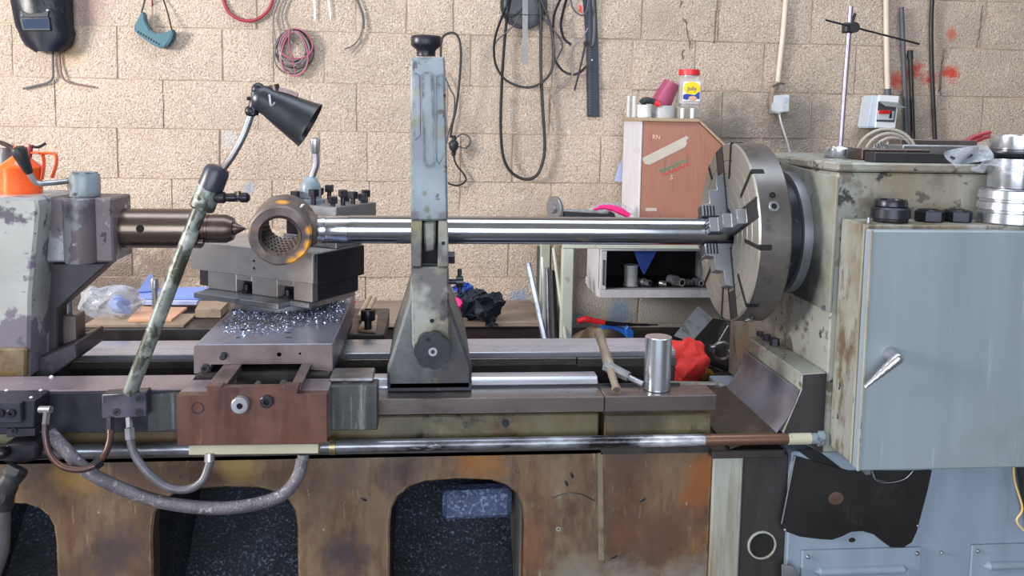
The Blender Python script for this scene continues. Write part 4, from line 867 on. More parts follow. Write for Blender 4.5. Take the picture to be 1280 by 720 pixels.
# ---------------- hoses and pipes at the carriage
def hose(name, pts, r, m, label, ends=(), cat='hose'):
    t_ = thing(name, label, cat, pts[0])
    obj('hose_body', B().tube(pts, r, 14, res=10), m, t_)
    for a, b_, rr, mm, nm in ends: obj(nm, B().cyl(a, b_, rr, n=6 if nm == 'hex_nut' else 16), mm, t_)
    return t_
hY = 1.655
hose('flexible_conduit', [P(62, 541, hY+.03), P(80, 560, hY+.02), P(108, 588, hY), P(150, 610, hY), P(200, 627, hY), P(260, 635, hY), P(310, 632, hY), P(350, 620, hY+.005), P(371, 598, hY+.015), P(378, 574, hY+.025)], plen(8.2, hY), m_conduit,
     'thick grey braided conduit drooping below the brown carriage block', [(P(379, 578, hY+.026), P(379, 567, hY+.026), plen(7.5, hY), m_steel, 'ferrule')])
hose('oil_hose', [P(163, 548, hY+.02), P(167, 566, hY+.012), P(184, 590, hY), P(208, 608, hY), P(232, 612, hY), P(252, 602, hY), P(261, 582, hY+.01), P(262, 572, hY+.015)], plen(5.2, hY), m_hose,
     'grey oil hose looping between lamp bracket and carriage underside', [(P(161, 523, hY+.04), P(162, 536, hY+.025), plen(4.5, hY), m_steel, 'hex_nut'), (P(162, 535, hY+.022), P(163, 549, hY+.018), plen(6.5, hY), m_steel, 'hex_nut'), (P(262, 577, hY+.014), P(262, 567, hY+.018), plen(6.5, hY), m_steel, 'ferrule')])
hose('copper_pipe', [P(57, 528, hY+.0), P(57, 545, hY-.005), P(62, 566, hY-.012), P(76, 582, hY-.018), P(98, 587, hY-.02), P(118, 582, hY-.018), P(131, 568, hY-.005), P(137, 552, hY+.008), P(138, 538, hY+.02)], plen(4, hY), m_copper,
     'thin copper oil pipe curving below the lamp bracket', [(P(138, 523, hY+.035), P(138, 542, hY+.02), plen(5.5, hY), m_dsteel, 'hex_nut'), (P(118, 583, hY-.018), P(126, 576, hY-.01), plen(7.5, hY), m_dsteel, 'hex_nut'), (P(59, 513, hY-.003), P(57, 530, hY), plen(4.5, hY), m_steel, 'hex_nut'), (P(50, 512, hY+.002), P(64, 512, hY-.004), plen(4.5, hY), m_steel, 'elbow')])
hl_ = hose('drain_hose', [P(20, 590, hY-.005), P(10, 605, hY-.01), P(3, 625, hY-.01), P(2, 655, hY-.01), P(0, 690, hY-.005), P(-12, 725, hY)], plen(10, hY), m_rubber_g,
     'grey hose bound with black tape hanging from a fitting at the bed', [])
obj('tape_binding', B().tube([P(22, 584, hY-.005), P(14, 598, hY-.011), P(6, 614, hY-.012), P(3, 636, hY-.012)], [.021, .019, .0195, .0175], 12).jit(.002, 60), m_rubber, hl_)
obj('fitting', B().px([(2, 560), (8, 553), (46, 553), (48, 575), (30, 580), (2, 580)], hY+.02, .06, .006), m_dsteel, hl_)
obj('fitting_boss', B().cyl(P(46, 565, hY+.05), P(62, 564, hY+.05), plen(9, hY), n=20), m_dsteel, hl_)
obj('fitting_nut', B().sph(P(3, 566, hY+.01), plen(8, hY), 12), m_dsteel, hl_)
# ================================================================== ON THE WALL
YH = YW-.012
def wpts(pts, Y=YH): return [P(x, y, Y) for x, y in pts]
def wtube(name, pts, r, m, label, cat, Y=YH, group=None, closed=False, n=8, res=8):
    return tag(obj(name, B().tube(wpts(pts, Y), r, n, closed, res), m), label, cat, group)
pxw = YW/F_PX                                     # metres per pixel on the wall

# welding mask
wm = thing('welding_mask', 'dark navy plastic welding mask hanging with small dark visor window', 'welding mask', P(60, 66, YW-.06))
t = bmesh.new(); rows = []
cols = 25
for k in range(13):
    v = k/12
    yy = -30+v*96                                 # pixel rows
    xl_, xr_ = 10+v*19, 90+v*4
    if v > .70: q = (v-.70)/.30; sh_ = 1-math.sqrt(max(0, 1-q*q))*1; c_ = (xl_+xr_)/2+2; w_ = (xr_-xl_)/2*(1-.52*sh_); xl_, xr_ = c_-w_, c_+w_
    row = []
    for j in range(cols):
        a_ = math.pi*j/(cols-1); u = .5-.5*math.cos(a_)
        bul = math.sin(a_)**.7*.085*(1-.45*max(0, v-.6))
        p = P(xl_+(xr_-xl_)*u, yy, YW-.025); p.y -= bul; row.append(t.verts.new(p))
    rows.append(row)
for a, c in zip(rows, rows[1:]):
    for j in range(cols-1): t.faces.new((a[j], a[j+1], c[j+1], c[j]))
bmesh.ops.solidify(t, geom=t.faces[:], thickness=.004)
obj('shell', t, m_plastic_b, wm)
vy = YW-.118
obj('visor_frame', B().prism([P(24, 22, vy), P(61, 21, vy), P(63, 38, vy), P(28, 38, vy)], (0, .03, 0), .002), m_plastic_b, wm)
obj('visor_glass', B().prism([P(27, 24, vy-.001), P(59, 23, vy-.001), P(61, 35.5, vy-.001), P(30, 36, vy-.001)], (0, .002, 0)), mat('visor_glass', L(52, 62, 84), .12, 0, .05, 5), wm)
obj('visor_flap', B().prism([P(24, 13, vy+.006), P(36, 17, vy), P(52, 16, vy), P(61, 11, vy+.006), P(60, 21, vy), P(25, 22, vy)], (0, .004, 0), .001), m_shade, wm)
obj('visor_latch', B().sph(P(60, 13, vy), .007, 10).sph(P(28, 19, vy+.001), .005, 8), m_steel, wm)
# cable below it
hgrp = None
wc = thing('hanging_cable', 'pair of thin brown cables hanging down below the welding mask and splaying apart', 'cable', P(70, 68, YH))
obj('strand', B().tube(wpts([(66, 62), (66, 80), (66, 96), (60, 103), (45, 107), (29, 111)]), .0042, 8), m_rubber_g, wc)
obj('strand', B().tube(wpts([(74, 62), (75, 80), (78, 96), (86, 103), (100, 106), (118, 109)]), .0042, 8), mat('brown_flex', L(112, 84, 84), .5), wc)
# goggles
gg = thing('safety_goggles', 'teal vinyl goggles hanging by a thin black strap', 'goggles', P(190, 55, YW-.04))
gy = YW-.05
out = [(168, 31), (172, 24), (177, 14), (180, 16), (181, 26), (187, 37), (196, 42), (205, 41), (214, 37), (217, 38), (214, 48), (206, 59), (199, 60), (190, 56), (172, 43), (167, 38)]
obj('frame', B().px(out, gy, .042, .004, 2), m_teal, gg)
obj('side_vent', B().prism([P(206, 59, gy-.001), P(214, 41, gy-.001), P(218, 39, gy-.001), P(215, 50, gy-.001), P(209, 58, gy-.001)], (0, .035, 0), .002), mat('dark_teal', L(34, 74, 92), .5), gg)
for k in range(9): p = P(173+k*3.2, 40+k*1.9, gy); obj('vent_slit', B().box(p.x-.0025, p.x+.0025, gy-.001, gy+.001, p.z-.004, p.z+.004), m_hole, gg)
obj('strap', B().tube([P(177, 16, gy+.01), P(180, 4, gy+.02), P(183, -8, YH)], .003, 6), m_rubber, gg)
obj('strap', B().tube([P(203, -4, YH), P(209, 14, gy+.025), P(215, 38, gy+.015)], .003, 6), m_rubber, gg)
obj('strap_buckle', B().ring(.006, .0035, P(217, 39, gy), (0, 1, 0), .004, 14), m_dsteel, gg)
tag(obj('wall_nail', B().cyl(P(190, -2, YW-.03), P(191, 8, YW+.02), .003, n=8), m_redcable), 'reddish nail in the wall above the goggles', 'nail')
# red hose ring
tag(obj('hose_ring', B().tube([P(310+31*math.cos(a*math.pi/18), -5+31*math.sin(a*math.pi/18), YH) for a in range(36)], .0068, 10, True, 2), m_redcable), 'dark red rubber hose coiled into one ring on the wall', 'hose')
# coil of wire
cw = thing('wire_coil', 'hanging coil of grey and black wire with pink strands', 'wire coil', P(368, 95, YH))
rc = random.Random(5)
for k in range(15):
    w_ = 15+rc.random()*8; h_ = 18+rc.random()*10; cx_ = 367+rc.uniform(-3, 3); top = 36+rc.uniform(0, 4)
    pts = [P(cx_+w_*math.cos(a)*(1-.18*math.sin(a)*-1), top+h_+h_*math.sin(a), YH-.004-.003*(k % 5)) for a in [i*math.pi/9 for i in range(18)]]
    mm = m_pinkwire if k in (9, 14) else (m_greywire, m_rubber_g, m_rubber, m_greywire)[k % 4]
    obj('wire_turn', B().tube(pts, .0028, 6, True, 3), mm, cw)
obj('tie_wire', B().tube(wpts([(362, 36), (361, 55), (366, 75), (369, 92)], YH-.02), .0022, 6), m_pinkwire, cw)
obj('hook', B().cyl(P(367, 37, YW-.035), P(367, 38, YW+.02), .004, n=8), m_dsteel, cw)
tag(obj('grey_cable', B().tube(wpts([(352, -8), (344, 12), (341, 28), (344, 50), (347, 62)]), .004, 8), m_greywire), 'grey cable running down the wall beside the wire coil', 'cable')
tag(obj('grey_cable', B().tube(wpts([(362, -8), (355, 8), (352, 22), (356, 38), (366, 55)]), .0035, 8), m_greywire), 'thinner grey cable dropping over the front of the wire coil', 'cable')
hk = thing('split_cable', 'black cable on the wall whose end splits into two thin strands', 'cable', P(455, 60, YH))
obj('sheath', B().tube(wpts([(443, -8), (450, 8), (454, 22), (454, 36)]), .005, 8), m_rubber_g, hk)
obj('strand', B().tube(wpts([(454, 34), (449, 48), (441, 57), (431, 61)]), .0025, 6), m_rubber_g, hk)
obj('strand', B().tube(wpts([(454, 34), (451, 50), (445, 60), (439, 67)]), .0025, 6), m_greywire, hk)
for (x0, x1, y1, lb_) in ((392.5, 393.5, 27, 'straight white cable tie tail hanging on the wall'), (409.5, 413, 26, 'slanted white cable tie tail hanging on the wall')):
    tag(obj('cable_tie', B().prism([P(x0-1.4, -8, YH), P(x0+1.4, -8, YH), P(x1+1.2, y1-5, YH), P(x1, y1, YH), P(x1-1.2, y1-5, YH)], (0, .002, 0)), m_white), lb_, 'cable tie', 'white cable tie tails')
# black loop with plug behind the steady rest
lc = thing('plug_cable', 'black looped cable with a plug hanging beside the steady rest', 'cable', P(565, 230, YH))
obj('loop', B().tube(wpts([(556, 235), (552, 190), (552, 120), (551, 70), (553, 48), (563, 41), (572, 45), (576, 62), (575, 92), (571, 130), (565, 158), (563, 172)], YH-.055), .005, 8), m_rubber, lc)
obj('lead', B().tube(wpts([(554, 90), (563, 112), (568, 122), (567, 145), (560, 168), (558, 180)], YH-.004), .0032, 6), m_rubber_g, lc)
obj('tail', B().tube(wpts([(566, 190), (570, 205), (580, 218), (582, 226), (572, 232), (560, 229)], YH-.006), .004, 8), m_rubber, lc)
obj('tail', B().tube(wpts([(567, 176), (576, 168), (585, 170), (588, 178), (582, 185), (573, 183)], YH-.006), .003, 8), m_rubber_g, lc)
obj('plug', B().lathe([(.008, 0), (.010, .02), (.019, .032), (.021, .05), (.016, .06), (.009, .066), (.009, .085)], P(567, 195, YH-.045), (0, 0, 1), 14), m_rubber, lc)
# drive belts on a peg
pk = thing('belt_pulley', 'dark grey round cap on the wall behind the hanging belts', 'pulley', P(655, 36, YH))
obj('disc', B().lathe([(.095, 0), (.095, .015), (.085, .022), (.05, .024)], P(655, 6, YW-.001), (0, -1, 0), 36), m_rubber_g, pk)
obj('rim', B().ring(.098, .088, P(655, 6, YW-.026), (0, 1, 0), .012, 36, .002), m_dsteel, pk)
vb = wtube('drive_belt', [(640, -10), (634, 20), (630, 60), (627, 110), (626, 160), (629, 195), (638, 214), (655, 224), (670, 220), (678, 204), (681, 180), (678, 130), (676, 80), (676, 30), (674, -10)], [(.0075, .0055)], m_rubber, 'longest black drive belt hanging down the wall in a narrow loop', 'belt', YH-.026)
wtube('drive_belt', [(640, -8), (626, 25), (618, 52), (619, 78), (629, 97), (646, 107), (664, 109), (680, 101), (690, 86), (692, 60), (686, 25), (672, -8)], [(.006, .004)], m_rubber, 'wide round black belt crossing the longest belt', 'belt', YH-.042)
wtube('drive_belt', [(633, -5), (636, 20), (650, 14), (660, -8)], .0035, m_rubber, 'short black loop over the round grey cap', 'belt', YH-.045)
wtube('grey_cable', [(650, 18), (640, 34), (624, 48), (619, 55)], .003, m_rubber_g, 'thin grey cord slanting across the belts', 'cord', YH-.04)
wtube('electric_lead', [(668, -8), (678, 20), (690, 35), (700, 48), (703, 58), (698, 70), (694, 76)], .0038, m_rubber_g, 'thin dark lead beside the longest belt ending in a hook shape', 'lead', YH-.02)
wtube('black_cable', [(704, -8), (693, 18), (691, 50), (693, 72), (702, 87), (714, 93), (724, 91), (733, 83)], [(.006, .004)], m_rubber, 'black cable loop hanging left of the slotted black strip', 'cable', YH-.016)
wtube('drive_belt', [(710, -8), (704, 14), (701, 32), (705, 48), (714, 56)], [(.0075, .004)], m_rubber, 'short thick dark belt end above the black cable loop', 'belt', YH-.022)
wtube('grey_wire', [(735, 35), (726, 50), (716, 60), (714, 75), (716, 92), (702, 110), (692, 117)], .003, m_greywire, 'thin grey wire straggling below the black cable loop', 'wire', YH-.024)
wtube('electric_lead', [(732, 52), (729, 68), (724, 90), (718, 113)], .004, m_rubber, 'stiff black lead pointing down beside the slotted strip', 'lead', YH-.028)
wtube('black_cable', [(712, -8), (716, 10), (726, 19), (733, 14), (736, -6)], .0035, m_rubber_g, 'small dark loop with a red tag at top of the slotted strip', 'cable', YH-.034)
tag(obj('red_tag', B().px([(724, 6), (727, 7), (728, 16), (725, 16)], YH-.04, .004), m_red), 'tiny red plastic tag on the small dark loop', 'tag')
rl_ = thing('steel_rule', 'flat grey steel rule hanging over the belts', 'ruler', P(656, 80, YH-.05))
obj('blade', B().px([(653, -10), (660, -10), (659.5, 80), (653, 81)], YH-.05, .0015), mat('dull_rule_steel', L(132, 132, 136), .5, .2), rl_)
obj('pin', B().cyl(P(657, 19, YH-.052), P(657, 19, YW+.02), .002, n=8).cyl(P(634, 18, YH-.051), P(675, 18.5, YH-.051), .0012, n=6), m_dsteel, rl_)
ss = thing('slotted_strip', 'flat black ribbed rubber strip hanging straight down the wall', 'strip', P(740, 146, YH))
obj('strip_body', B().px([(728, -10), (745, -10), (748, 60), (749.5, 146), (734, 146), (733, 60)], YW-.010, .008, .001), mat('blue_black_rubber', L(34, 42, 58), .45, 0, .1, 8), ss)
rb = B()
for k in range(46):
    y_ = 2+k*3.1; p = P(736.5+.5*(y_ > 60), y_, YW-.0105); rb.box(p.x-.004, p.x+.004, YW-.0125, YW-.0095, p.z-.003, p.z+.003)
o = obj('rib', rb, m_rubber_g, ss); o['kind'] = 'stuff'
obj('side_tube', B().tube(wpts([(741, -8), (743, 25), (742, 50), (739, 58)], YH-.006), .007, 8), m_rubber_g, ss)
obj('tie', B().ring(.012, .007, P(733, 54, YH-.02), (0, 1, 0), .008, 12), m_rubber, ss)
obj('pin', B().cyl(P(740, 75, YW-.018), P(740, 75, YW+.02), .0035, n=8), m_steel, ss)

# conduits, socket, breaker box
cn = thing('conduit_pipe', 'ivory plastic conduit running down the wall to the plug socket', 'conduit', P(970, 105, YH))
obj('pipe', B().tube(wpts([(983, -10), (979, 40), (972, 104)], YW-.02), .0115, 16, smooth=False), m_ivory, cn)
obj('bend', B().tube(wpts([(972, 103), (967, 110), (964, 122), (964, 136)], YW-.02), .012, 12), mat('taupe_plastic', L(160, 138, 124), .5), cn)
obj('clip', B().tube(wpts([(966, 108), (974, 104), (981, 105)], YW-.034), .004, 6), m_rubber_g, cn)
so = thing('plug_socket', 'white wall socket with a white plug in it and cord hanging', 'socket', P(976, 141, YH))
obj('faceplate', B().px([(965, 119), (987.5, 118.5), (987, 140), (964, 142)], YW-.03, .03, .004), m_white, so)
pg = obj('plug', B().px([(966, 128), (972, 126), (980, 128), (981, 140), (973, 142), (965, 140)], YW-.06, .0295, .006, 2), m_white, so)
obj('cord', B().tube([P(974, 141, YW-.045), P(976, 152, YW-.05), P(980, 165, YW-.05), P(985, 182, YW-.05), P(990, 205, YW-.05)], .0042, 8), m_white, pg)
obj('switch', B().px([(981, 122), (985, 122), (985, 128), (981, 128)], YW-.033, .003, .0005), m_boxgrey, so)
cn2 = thing('conduit_pipe', 'ivory plastic conduit running down the wall to the breaker box', 'conduit', P(1110, 112, YH))
obj('pipe', B().tube(wpts([(1107.5, -10), (1108, 50), (1109.5, 113)], YW-.02), .012, 16, smooth=False), m_ivory, cn2)
obj('gland', B().cyl(P(1109.5, 111, YW-.025), P(1109.5, 121, YW-.025), .014, n=14), m_rubber_g, cn2)
bx = thing('breaker_box', 'grey plastic breaker box with red switches and a lifted smoked flap', 'breaker box', P(1104, 160, YW-.05))
obj('case', B().px([(1090, 119), (1124, 120), (1119, 160.5), (1083, 160)], YW-.09, .089, .006, 2), m_boxgrey, bx)
obj('cover', B().px([(1099, 118.5), (1124.5, 120), (1119.5, 160.5), (1094, 160)], YW-.105, .0145, .003), m_white, bx)
obj('recess', B().px([(1098, 127), (1121, 128), (1118, 153), (1095.5, 152)], YW-.1065, .001), m_rubber_g, bx)
obj('switch_panel', B().px([(1097.5, 138), (1118.5, 139), (1117, 150), (1096.5, 149.5)], YW-.109, .002, .0005), m_boxgrey, bx)
for k in range(4): obj('switch_toggle', B().px([(1099.5+k*3.6, 137.5), (1102.4+k*3.6, 137.7), (1102.2+k*3.6, 142.5), (1099.3+k*3.6, 142.3)], YW-.118, .009, .001), m_red, bx)
obj('switch_lock', B().px([(1113.5, 139), (1115, 139), (1114.5, 148), (1112, 147.5)], YW-.115, .006), m_rubber, bx)
fpl = [P(1098, 126, YW-.107), P(1122, 128, YW-.107), P(1131, 134, YW-.165), P(1107, 132, YW-.165)]
obj('smoked_flap', B().prism(fpl, (0, -.001, -.003)), m_smoke, bx)
# rods and hose on the wall
def wrod(name, a, c, r, m, label, cat, Y=YH): return tag(obj(name, B().cyl(P(a[0], a[1], Y), P(c[0], c[1], Y), r, n=12), m), label, cat)
wrod('steel_bar', (1127, 9), (1134, 188), .0105, m_rubber_g, 'tall dark grey bar leaning on the wall beside the breaker box', 'bar', YW-.02)
o = thing('steel_bar', 'shorter black bar with a small knob leaning by the breaker box', 'bar', P(1142, 190, YW-.02))
obj('bar_shaft', B().cyl(P(1138, 66, YW-.02), P(1142, 190, YW-.02), .009, n=12), m_rubber, o)
obj('bar_knob', B().cyl(P(1137.5, 63, YW-.02), P(1138, 74, YW-.02), .012, n=12), m_rubber, o)
tag(obj('black_hose', B().tube(wpts([(1166, -10), (1164, 30), (1165, 90), (1169, 178)], YW-.022), .0095, 10), m_rubber), 'black hose hanging straight down the wall between red paint marks', 'hose')

# ================================================================== BENCHES BY THE WALL
# metal frame bench behind the rod
bY = 3.0; bzT = P(720, 300, bY).z
bn = thing('workbench', 'pale green metal frame workbench under the plywood tool box', 'workbench', (P(800, 300, 3.3).x, 3.3, 0))
bx0, bx1 = P(704, 300, bY).x, P(1010, 300, bY).x
obj('top', B().box(bx0-.02, bx1, bY, 3.66, bzT-.006, bzT+.018, .002), m_palewood, bn)
obj('apron', B().box(bx0, bx1, bY+.004, bY+.03, P(720, 311, bY).z, bzT-.007, .002), m_greenframe, bn)
for X_, Y_ in ((bx0, bY+.004), (bx1-.042, bY+.004), (bx0, 3.60), (bx1-.042, 3.60)):
    obj('leg', B().box(X_, X_+.04, Y_, Y_+.04, 0, P(720, 311, bY).z-.001, .003), m_greenframe, bn)
# open cupboard under the bench
cy0 = 3.34
cu = thing('open_cupboard', 'white open cupboard with dark inside below the workbench', 'cupboard', P(815, 370, 3.45))
cx0, cx1 = P(751, 340, cy0).x, P(905, 340, cy0).x
cz0, cz1 = P(810, 372, cy0).z, P(810, 309, cy0).z
zsh = P(810, 362, cy0).z
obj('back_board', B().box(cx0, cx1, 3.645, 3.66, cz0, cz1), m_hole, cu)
obj('side_board', B().box(cx0, cx0+.022, cy0, 3.645, zsh+.001, cz1-.016, .001), m_whitewood, cu)
obj('side_board', B().box(cx1-.022, cx1, cy0, 3.645, zsh+.001, cz1-.016, .001), m_whitewood, cu)
obj('top_board', B().box(cx0, cx1, cy0, 3.645, cz1-.015, cz1, .001), m_whitewood, cu)
obj('bottom_board', B().box(cx0-.004, cx1, cy0-.004, 3.645, cz0, zsh, .001), m_whitewood, cu)
obj('shelf_shade_sheet', B().box(cx0+.0226, cx1-.023, cy0+.035, 3.64, zsh+.0005, zsh+.0015), m_darkwood, cu)  # dark sheet added to paint the shade on the cupboard floor
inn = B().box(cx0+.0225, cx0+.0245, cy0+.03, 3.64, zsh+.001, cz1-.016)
obj('side_shade_sheet', inn, m_darkwood, cu)  # dark sheet painting the shade on the inner side
obj('hinge', B().cyl((cx0+.01, cy0-.003, cz0+.05), (cx0+.01, cy0-.003, cz1-.05), .004, n=8), m_rubber_g, cu)
obj('door', B().box(cx0-.006, cx0-.002, cy0+.03, 3.60, cz0-.004, cz1, .001), m_whitewood, cu, 'white door leaf folded back along the side')
# things in the cupboard
tn = thing('tin_can', 'silver tin standing in the open cupboard', 'tin', P(788, 360, 3.42)); tb_ = V3((P(788, 360, 3.42).x, 3.42, zsh))
obj('can_body', B().lathe([(.029, .0005), (.031, .002), (.029, .006), (.027, .008), (.027, .076), (.029, .079), (.031, .082), (.029, .085), (.025, .083)], tb_, (0, 0, 1), 28), m_tin, tn)
tag(obj('blue_rag', B().hull([P(793, 309, 3.38), P(824, 309, 3.38), P(816, 325, 3.40), P(806, 344, 3.385), P(803, 340, 3.40), P(796, 325, 3.37), P(810, 312, 3.43)]).jit(.006, 14), m_blue), 'blue rag hanging down in front of the open cupboard', 'cloth')
def pfit(name, x, y, r, L_, lab, ang=0, m=None):
    q = V3((P(x, y, 3.41).x, 3.41, zsh+r+.0006)); d = V3((math.cos(ang), -math.sin(ang), 0))
    o = thing(name, lab, 'fitting', (q.x, q.y, zsh))
    obj('collar', B().cyl(q-d*L_/2, q, r, n=16), m or m_steel, o); obj('nut', B().cyl(q, q+d*L_/2, r*.86, n=6), m or m_turned, o)
    obj('bore', B().cyl(q+d*(L_/2), q+d*(L_/2+.0008), r*.5, n=12), m_hole, o)
pfit('pipe_fitting', 806, 357, .0155, .05, 'grey pipe fitting beside the silver tin', .9)
pfit('pipe_fitting', 829, 357, .011, .03, 'smallest grey pipe fitting in the open cupboard', .6)
pfit('pipe_fitting', 845, 352, .021, .075, 'largest ribbed pipe fitting in the open cupboard', 1.15)
pfit('pipe_fitting', 861, 357, .0145, .03, 'square looking grey fitting next to the largest pipe fitting', .05)
pfit('pipe_fitting', 872, 357, .0155, .045, 'round grey fitting at the end of the row in the cupboard', 1.2)

# plywood tool box on the bench
ty0, ty1 = 3.35, 3.655
tbx = thing('tool_box', 'reddish plywood tool box with sloped corner and printed letters', 'tool box', (P(850, 280, 3.5).x, 3.5, bzT+.018))
zt1_, zb1 = P(840, 152, ty0).z, bzT+.0185
X0, X1 = P(800, 210, ty0).x, P(940, 210, ty0).x
fp = [(X0, ty0, zb1), (X0, ty0, zt1_), (P(872, 152, ty0).x, ty0, P(872, 152, ty0).z), (P(903, 182, ty0).x, ty0, P(903, 182, ty0).z), (X1, ty0, P(930, 208, ty0).z), (X1, ty0, zb1)]
front = obj('front_board', B().prism(fp, (0, .012, 0), .001), m_toolbox, tbx)
obj('side_board', B().box(X0-.001, X0+.012, ty0+.0125, ty1, zb1, zt1_, .001), m_whitewood, tbx, 'whitewashed side board')
obj('edge_strip', B().box(X0-.003, X0+.004, ty0-.003, ty0+.010, zb1, zt1_, .001), m_whitewood, tbx)
pa_, pb2 = P(872, 152, ty0), P(903, 182, ty0)
obj('lid_board', B().box(X0-.012, pa_.x+.004, ty0-.012, ty1, zt1_+.0005, zt1_+.013, .001), m_palewood, tbx)
pe = P(940, 217, ty0)
obj('sloped_board', B().prism([(pa_.x+.0045, ty0-.008, zt1_+.012), (pe.x, ty0-.008, pe.z+.012), (pe.x, ty0-.008, pe.z+.001), (pa_.x+.0045, ty0-.008, zt1_+.001)], (0, .31, 0), .001), m_palewood, tbx)
obj('tape_strip', B().px([(803, 199), (804, 197), (858, 170), (861, 172), (858, 176), (859, 180), (856, 184), (812, 206), (806, 205)], ty0-.0012, .001), m_tape, tbx, 'strip of pale grey tape')
obj('tape_scrap', B().px([(807, 260), (821, 260), (821, 264), (807, 264)], ty0-.001, .0008), m_tape, tbx)
def text(body, x, y, Y, h, m, par, name='lettering', ang=0, ext=.0004, sx=1):
    c = bpy.data.curves.new('txt', 'FONT'); c.body = body; c.size = 1; c.extrude = .002; c.align_x = 'CENTER'; c.align_y = 'CENTER'
    o = bpy.data.objects.new('txt', c); COL.objects.link(o); dg = bpy.context.evaluated_depsgraph_get()
    me = bpy.data.meshes.new_from_object(o.evaluated_get(dg)); bpy.data.objects.remove(o)
    bm = bmesh.new(); bm.from_mesh(me); bpy.data.meshes.remove(me)
    bm.transform(Matrix.Translation(P(x, y, Y)) @ rot(-ang, 'Y') @ rot(90, 'X') @ Matrix.Diagonal((h*sx, h, .2, 1)))
    return obj(name, bm, m, par)
lt_ = text('TOOLBOX', 843, 210, ty0-.0008, .040, m_greenp, tbx, 'lettering', 24, sx=.62)
lo_ = text('TOOLBOX', 843, 210, ty0-.0008, .040, m_redp, tbx, 'lettering_lower', 24, sx=.62)
for o_, sg in ((lt_, 1), (lo_, -1)):                # upper half of each letter green, lower half red
    b_ = bmesh.new(); b_.from_mesh(o_.data); c_ = P(843, 210, ty0)-ORG[tbx.name]; n_ = V3((-math.sin(math.radians(24)), 0, math.cos(math.radians(24))))
    bmesh.ops.bisect_plane(b_, geom=b_.verts[:]+b_.edges[:]+b_.faces[:], plane_co=c_-V3((0, 0, .001)), plane_no=n_*sg, clear_inner=True); b_.to_mesh(o_.data); b_.free()
text('RN', 820.5, 171.5, ty0-.0008, .024, m_chalk, tbx, 'chalk_lettering', 0)
text('5', 839.5, 222, ty0-.0008, .026, m_chalk, tbx, 'chalk_numeral', -15)
# things on the tool box
zlid = zt1_+.0135
def on(x, y, Y, z=zlid): q = P(x, y, Y); return V3((q.x, Y, z))
g0 = on(785.5, 145, 3.45); tag(obj('plastic_tube', B().lathe([(.0085, 0), (.0085, .085), (.007, .085), (.007, .003)], g0, (0, 0, 1), 16, caps=False).cyl(g0, g0+V3((0, 0, .003)), .0085, n=16), m_jar), 'clear plastic tube at the corner of the tool box lid', 'tube')
g0 = on(792.5, 145, 3.43); tag(obj('plastic_tube', B().lathe([(.0095, 0), (.0095, .085), (.008, .085), (.008, .003)], g0, (0, 0, 1), 16, caps=False).cyl(g0, g0+V3((0, 0, .003)), .0095, n=16), m_jar), 'clear plastic tube standing against the white tub', 'tube')
g0 = on(805, 145, 3.42); o = thing('white_tub', 'small white tub on the tool box with black grips in it', 'tub', g0)
obj('tub_wall', B().lathe([(.024, 0), (.027, .004), (.028, .046), (.029, .05), (.026, .05), (.025, .006), (.001, .005)], g0, (0, 0, 1), 24, caps=False), m_white, o)
o = thing('hand_tool', 'black and red handled tool resting across the white tub', 'hand tool', g0+V3((0, 0, .05)))
obj('grip', B().tube([g0+V3((-.012, 0, .055)), g0+V3((.005, -.008, .068)), g0+V3((.04, -.012, .060))], [.014, .013, .011], 10), m_rubber, o)
obj('red_end', B().cyl(g0+V3((.038, -.012, .061)), g0+V3((.058, -.014, .052)), .012, n=12), m_red, o)
g0 = on(829, 145, 3.45); o = thing('steel_tin', 'wide low steel tin on the tool box holding the plum pot', 'tin', g0)
obj('tin_wall', B().lathe([(.045, 0), (.047, .003), (.047, .046), (.048, .049), (.045, .049), (.044, .004), (.001, .003)], g0, (0, 0, 1), 32, caps=False), m_tin, o)
q0 = g0+V3((-.012, 0, .046)); ax2 = V3((.045, 0, .09)).normalized()
o = thing('plum_pot', 'plum coloured plastic pot tipped over in the steel tin', 'pot', q0)
obj('pot_wall', B().lathe([(.042, -.012), (.042, .0), (.033, .088), (.031, .094), (.001, .094)], q0+V3((.0, 0, .01)), ax2, 28, caps=False), m_purplep, o)
obj('pot_lip', B().ring(.044, .040, q0+ax2*-.006+V3((0, 0, .01)), ax2, .008, 28), m_purplep, o)
g0 = on(859, 145, 3.44); o = thing('clear_box', 'low clear plastic box under the sweet jar holding two white tubes', 'box', g0)
obj('box_wall', B().box(g0.x-.047, g0.x+.047, 3.40, 3.48, g0.z, g0.z+.045, .003), clear('dull_box_plastic', L(168, 164, 160), .45), o)
for s_, x_ in ((-1, 852.5), (1, 865)):
    gq = on(x_, 145, 3.395); tag(obj('white_tube', B().lathe([(.0075, .0005), (.008, .002), (.008, .038), (.006, .040)], gq+V3((0, -.003, 0)), (0, 0, 1), 16), m_white), 'short white tube standing in front of the clear box', 'tube', 'white tubes')
j0 = g0+V3((.002, 0, .046)); o = thing('sweet_jar', 'clear square jar with red lid and yellow blue label', 'jar', j0)
obj('jar_wall', B().box(j0.x-.043, j0.x+.043, 3.40, 3.48, j0.z, j0.z+.118, .012, None, 2).lathe([(.036, .118), (.036, .128)], (j0.x, 3.44, j0.z), (0, 0, 1), 24), m_jar, o)
obj('lid', B().lathe([(.040, .124), (.0415, .126), (.0415, .144), (.039, .146)], (j0.x, 3.44, j0.z), (0, 0, 1), 28), m_red, o)
lf = 3.3985
lab = obj('label', B().box(j0.x-.036, j0.x+.034, lf-.0012, lf, j0.z+.022, j0.z+.098), m_white, o)
obj('label_oval', B().sph((j0.x, lf-.0012, j0.z+.072), .034, 20, (1.0, .03, .74)), m_yellow, lab)
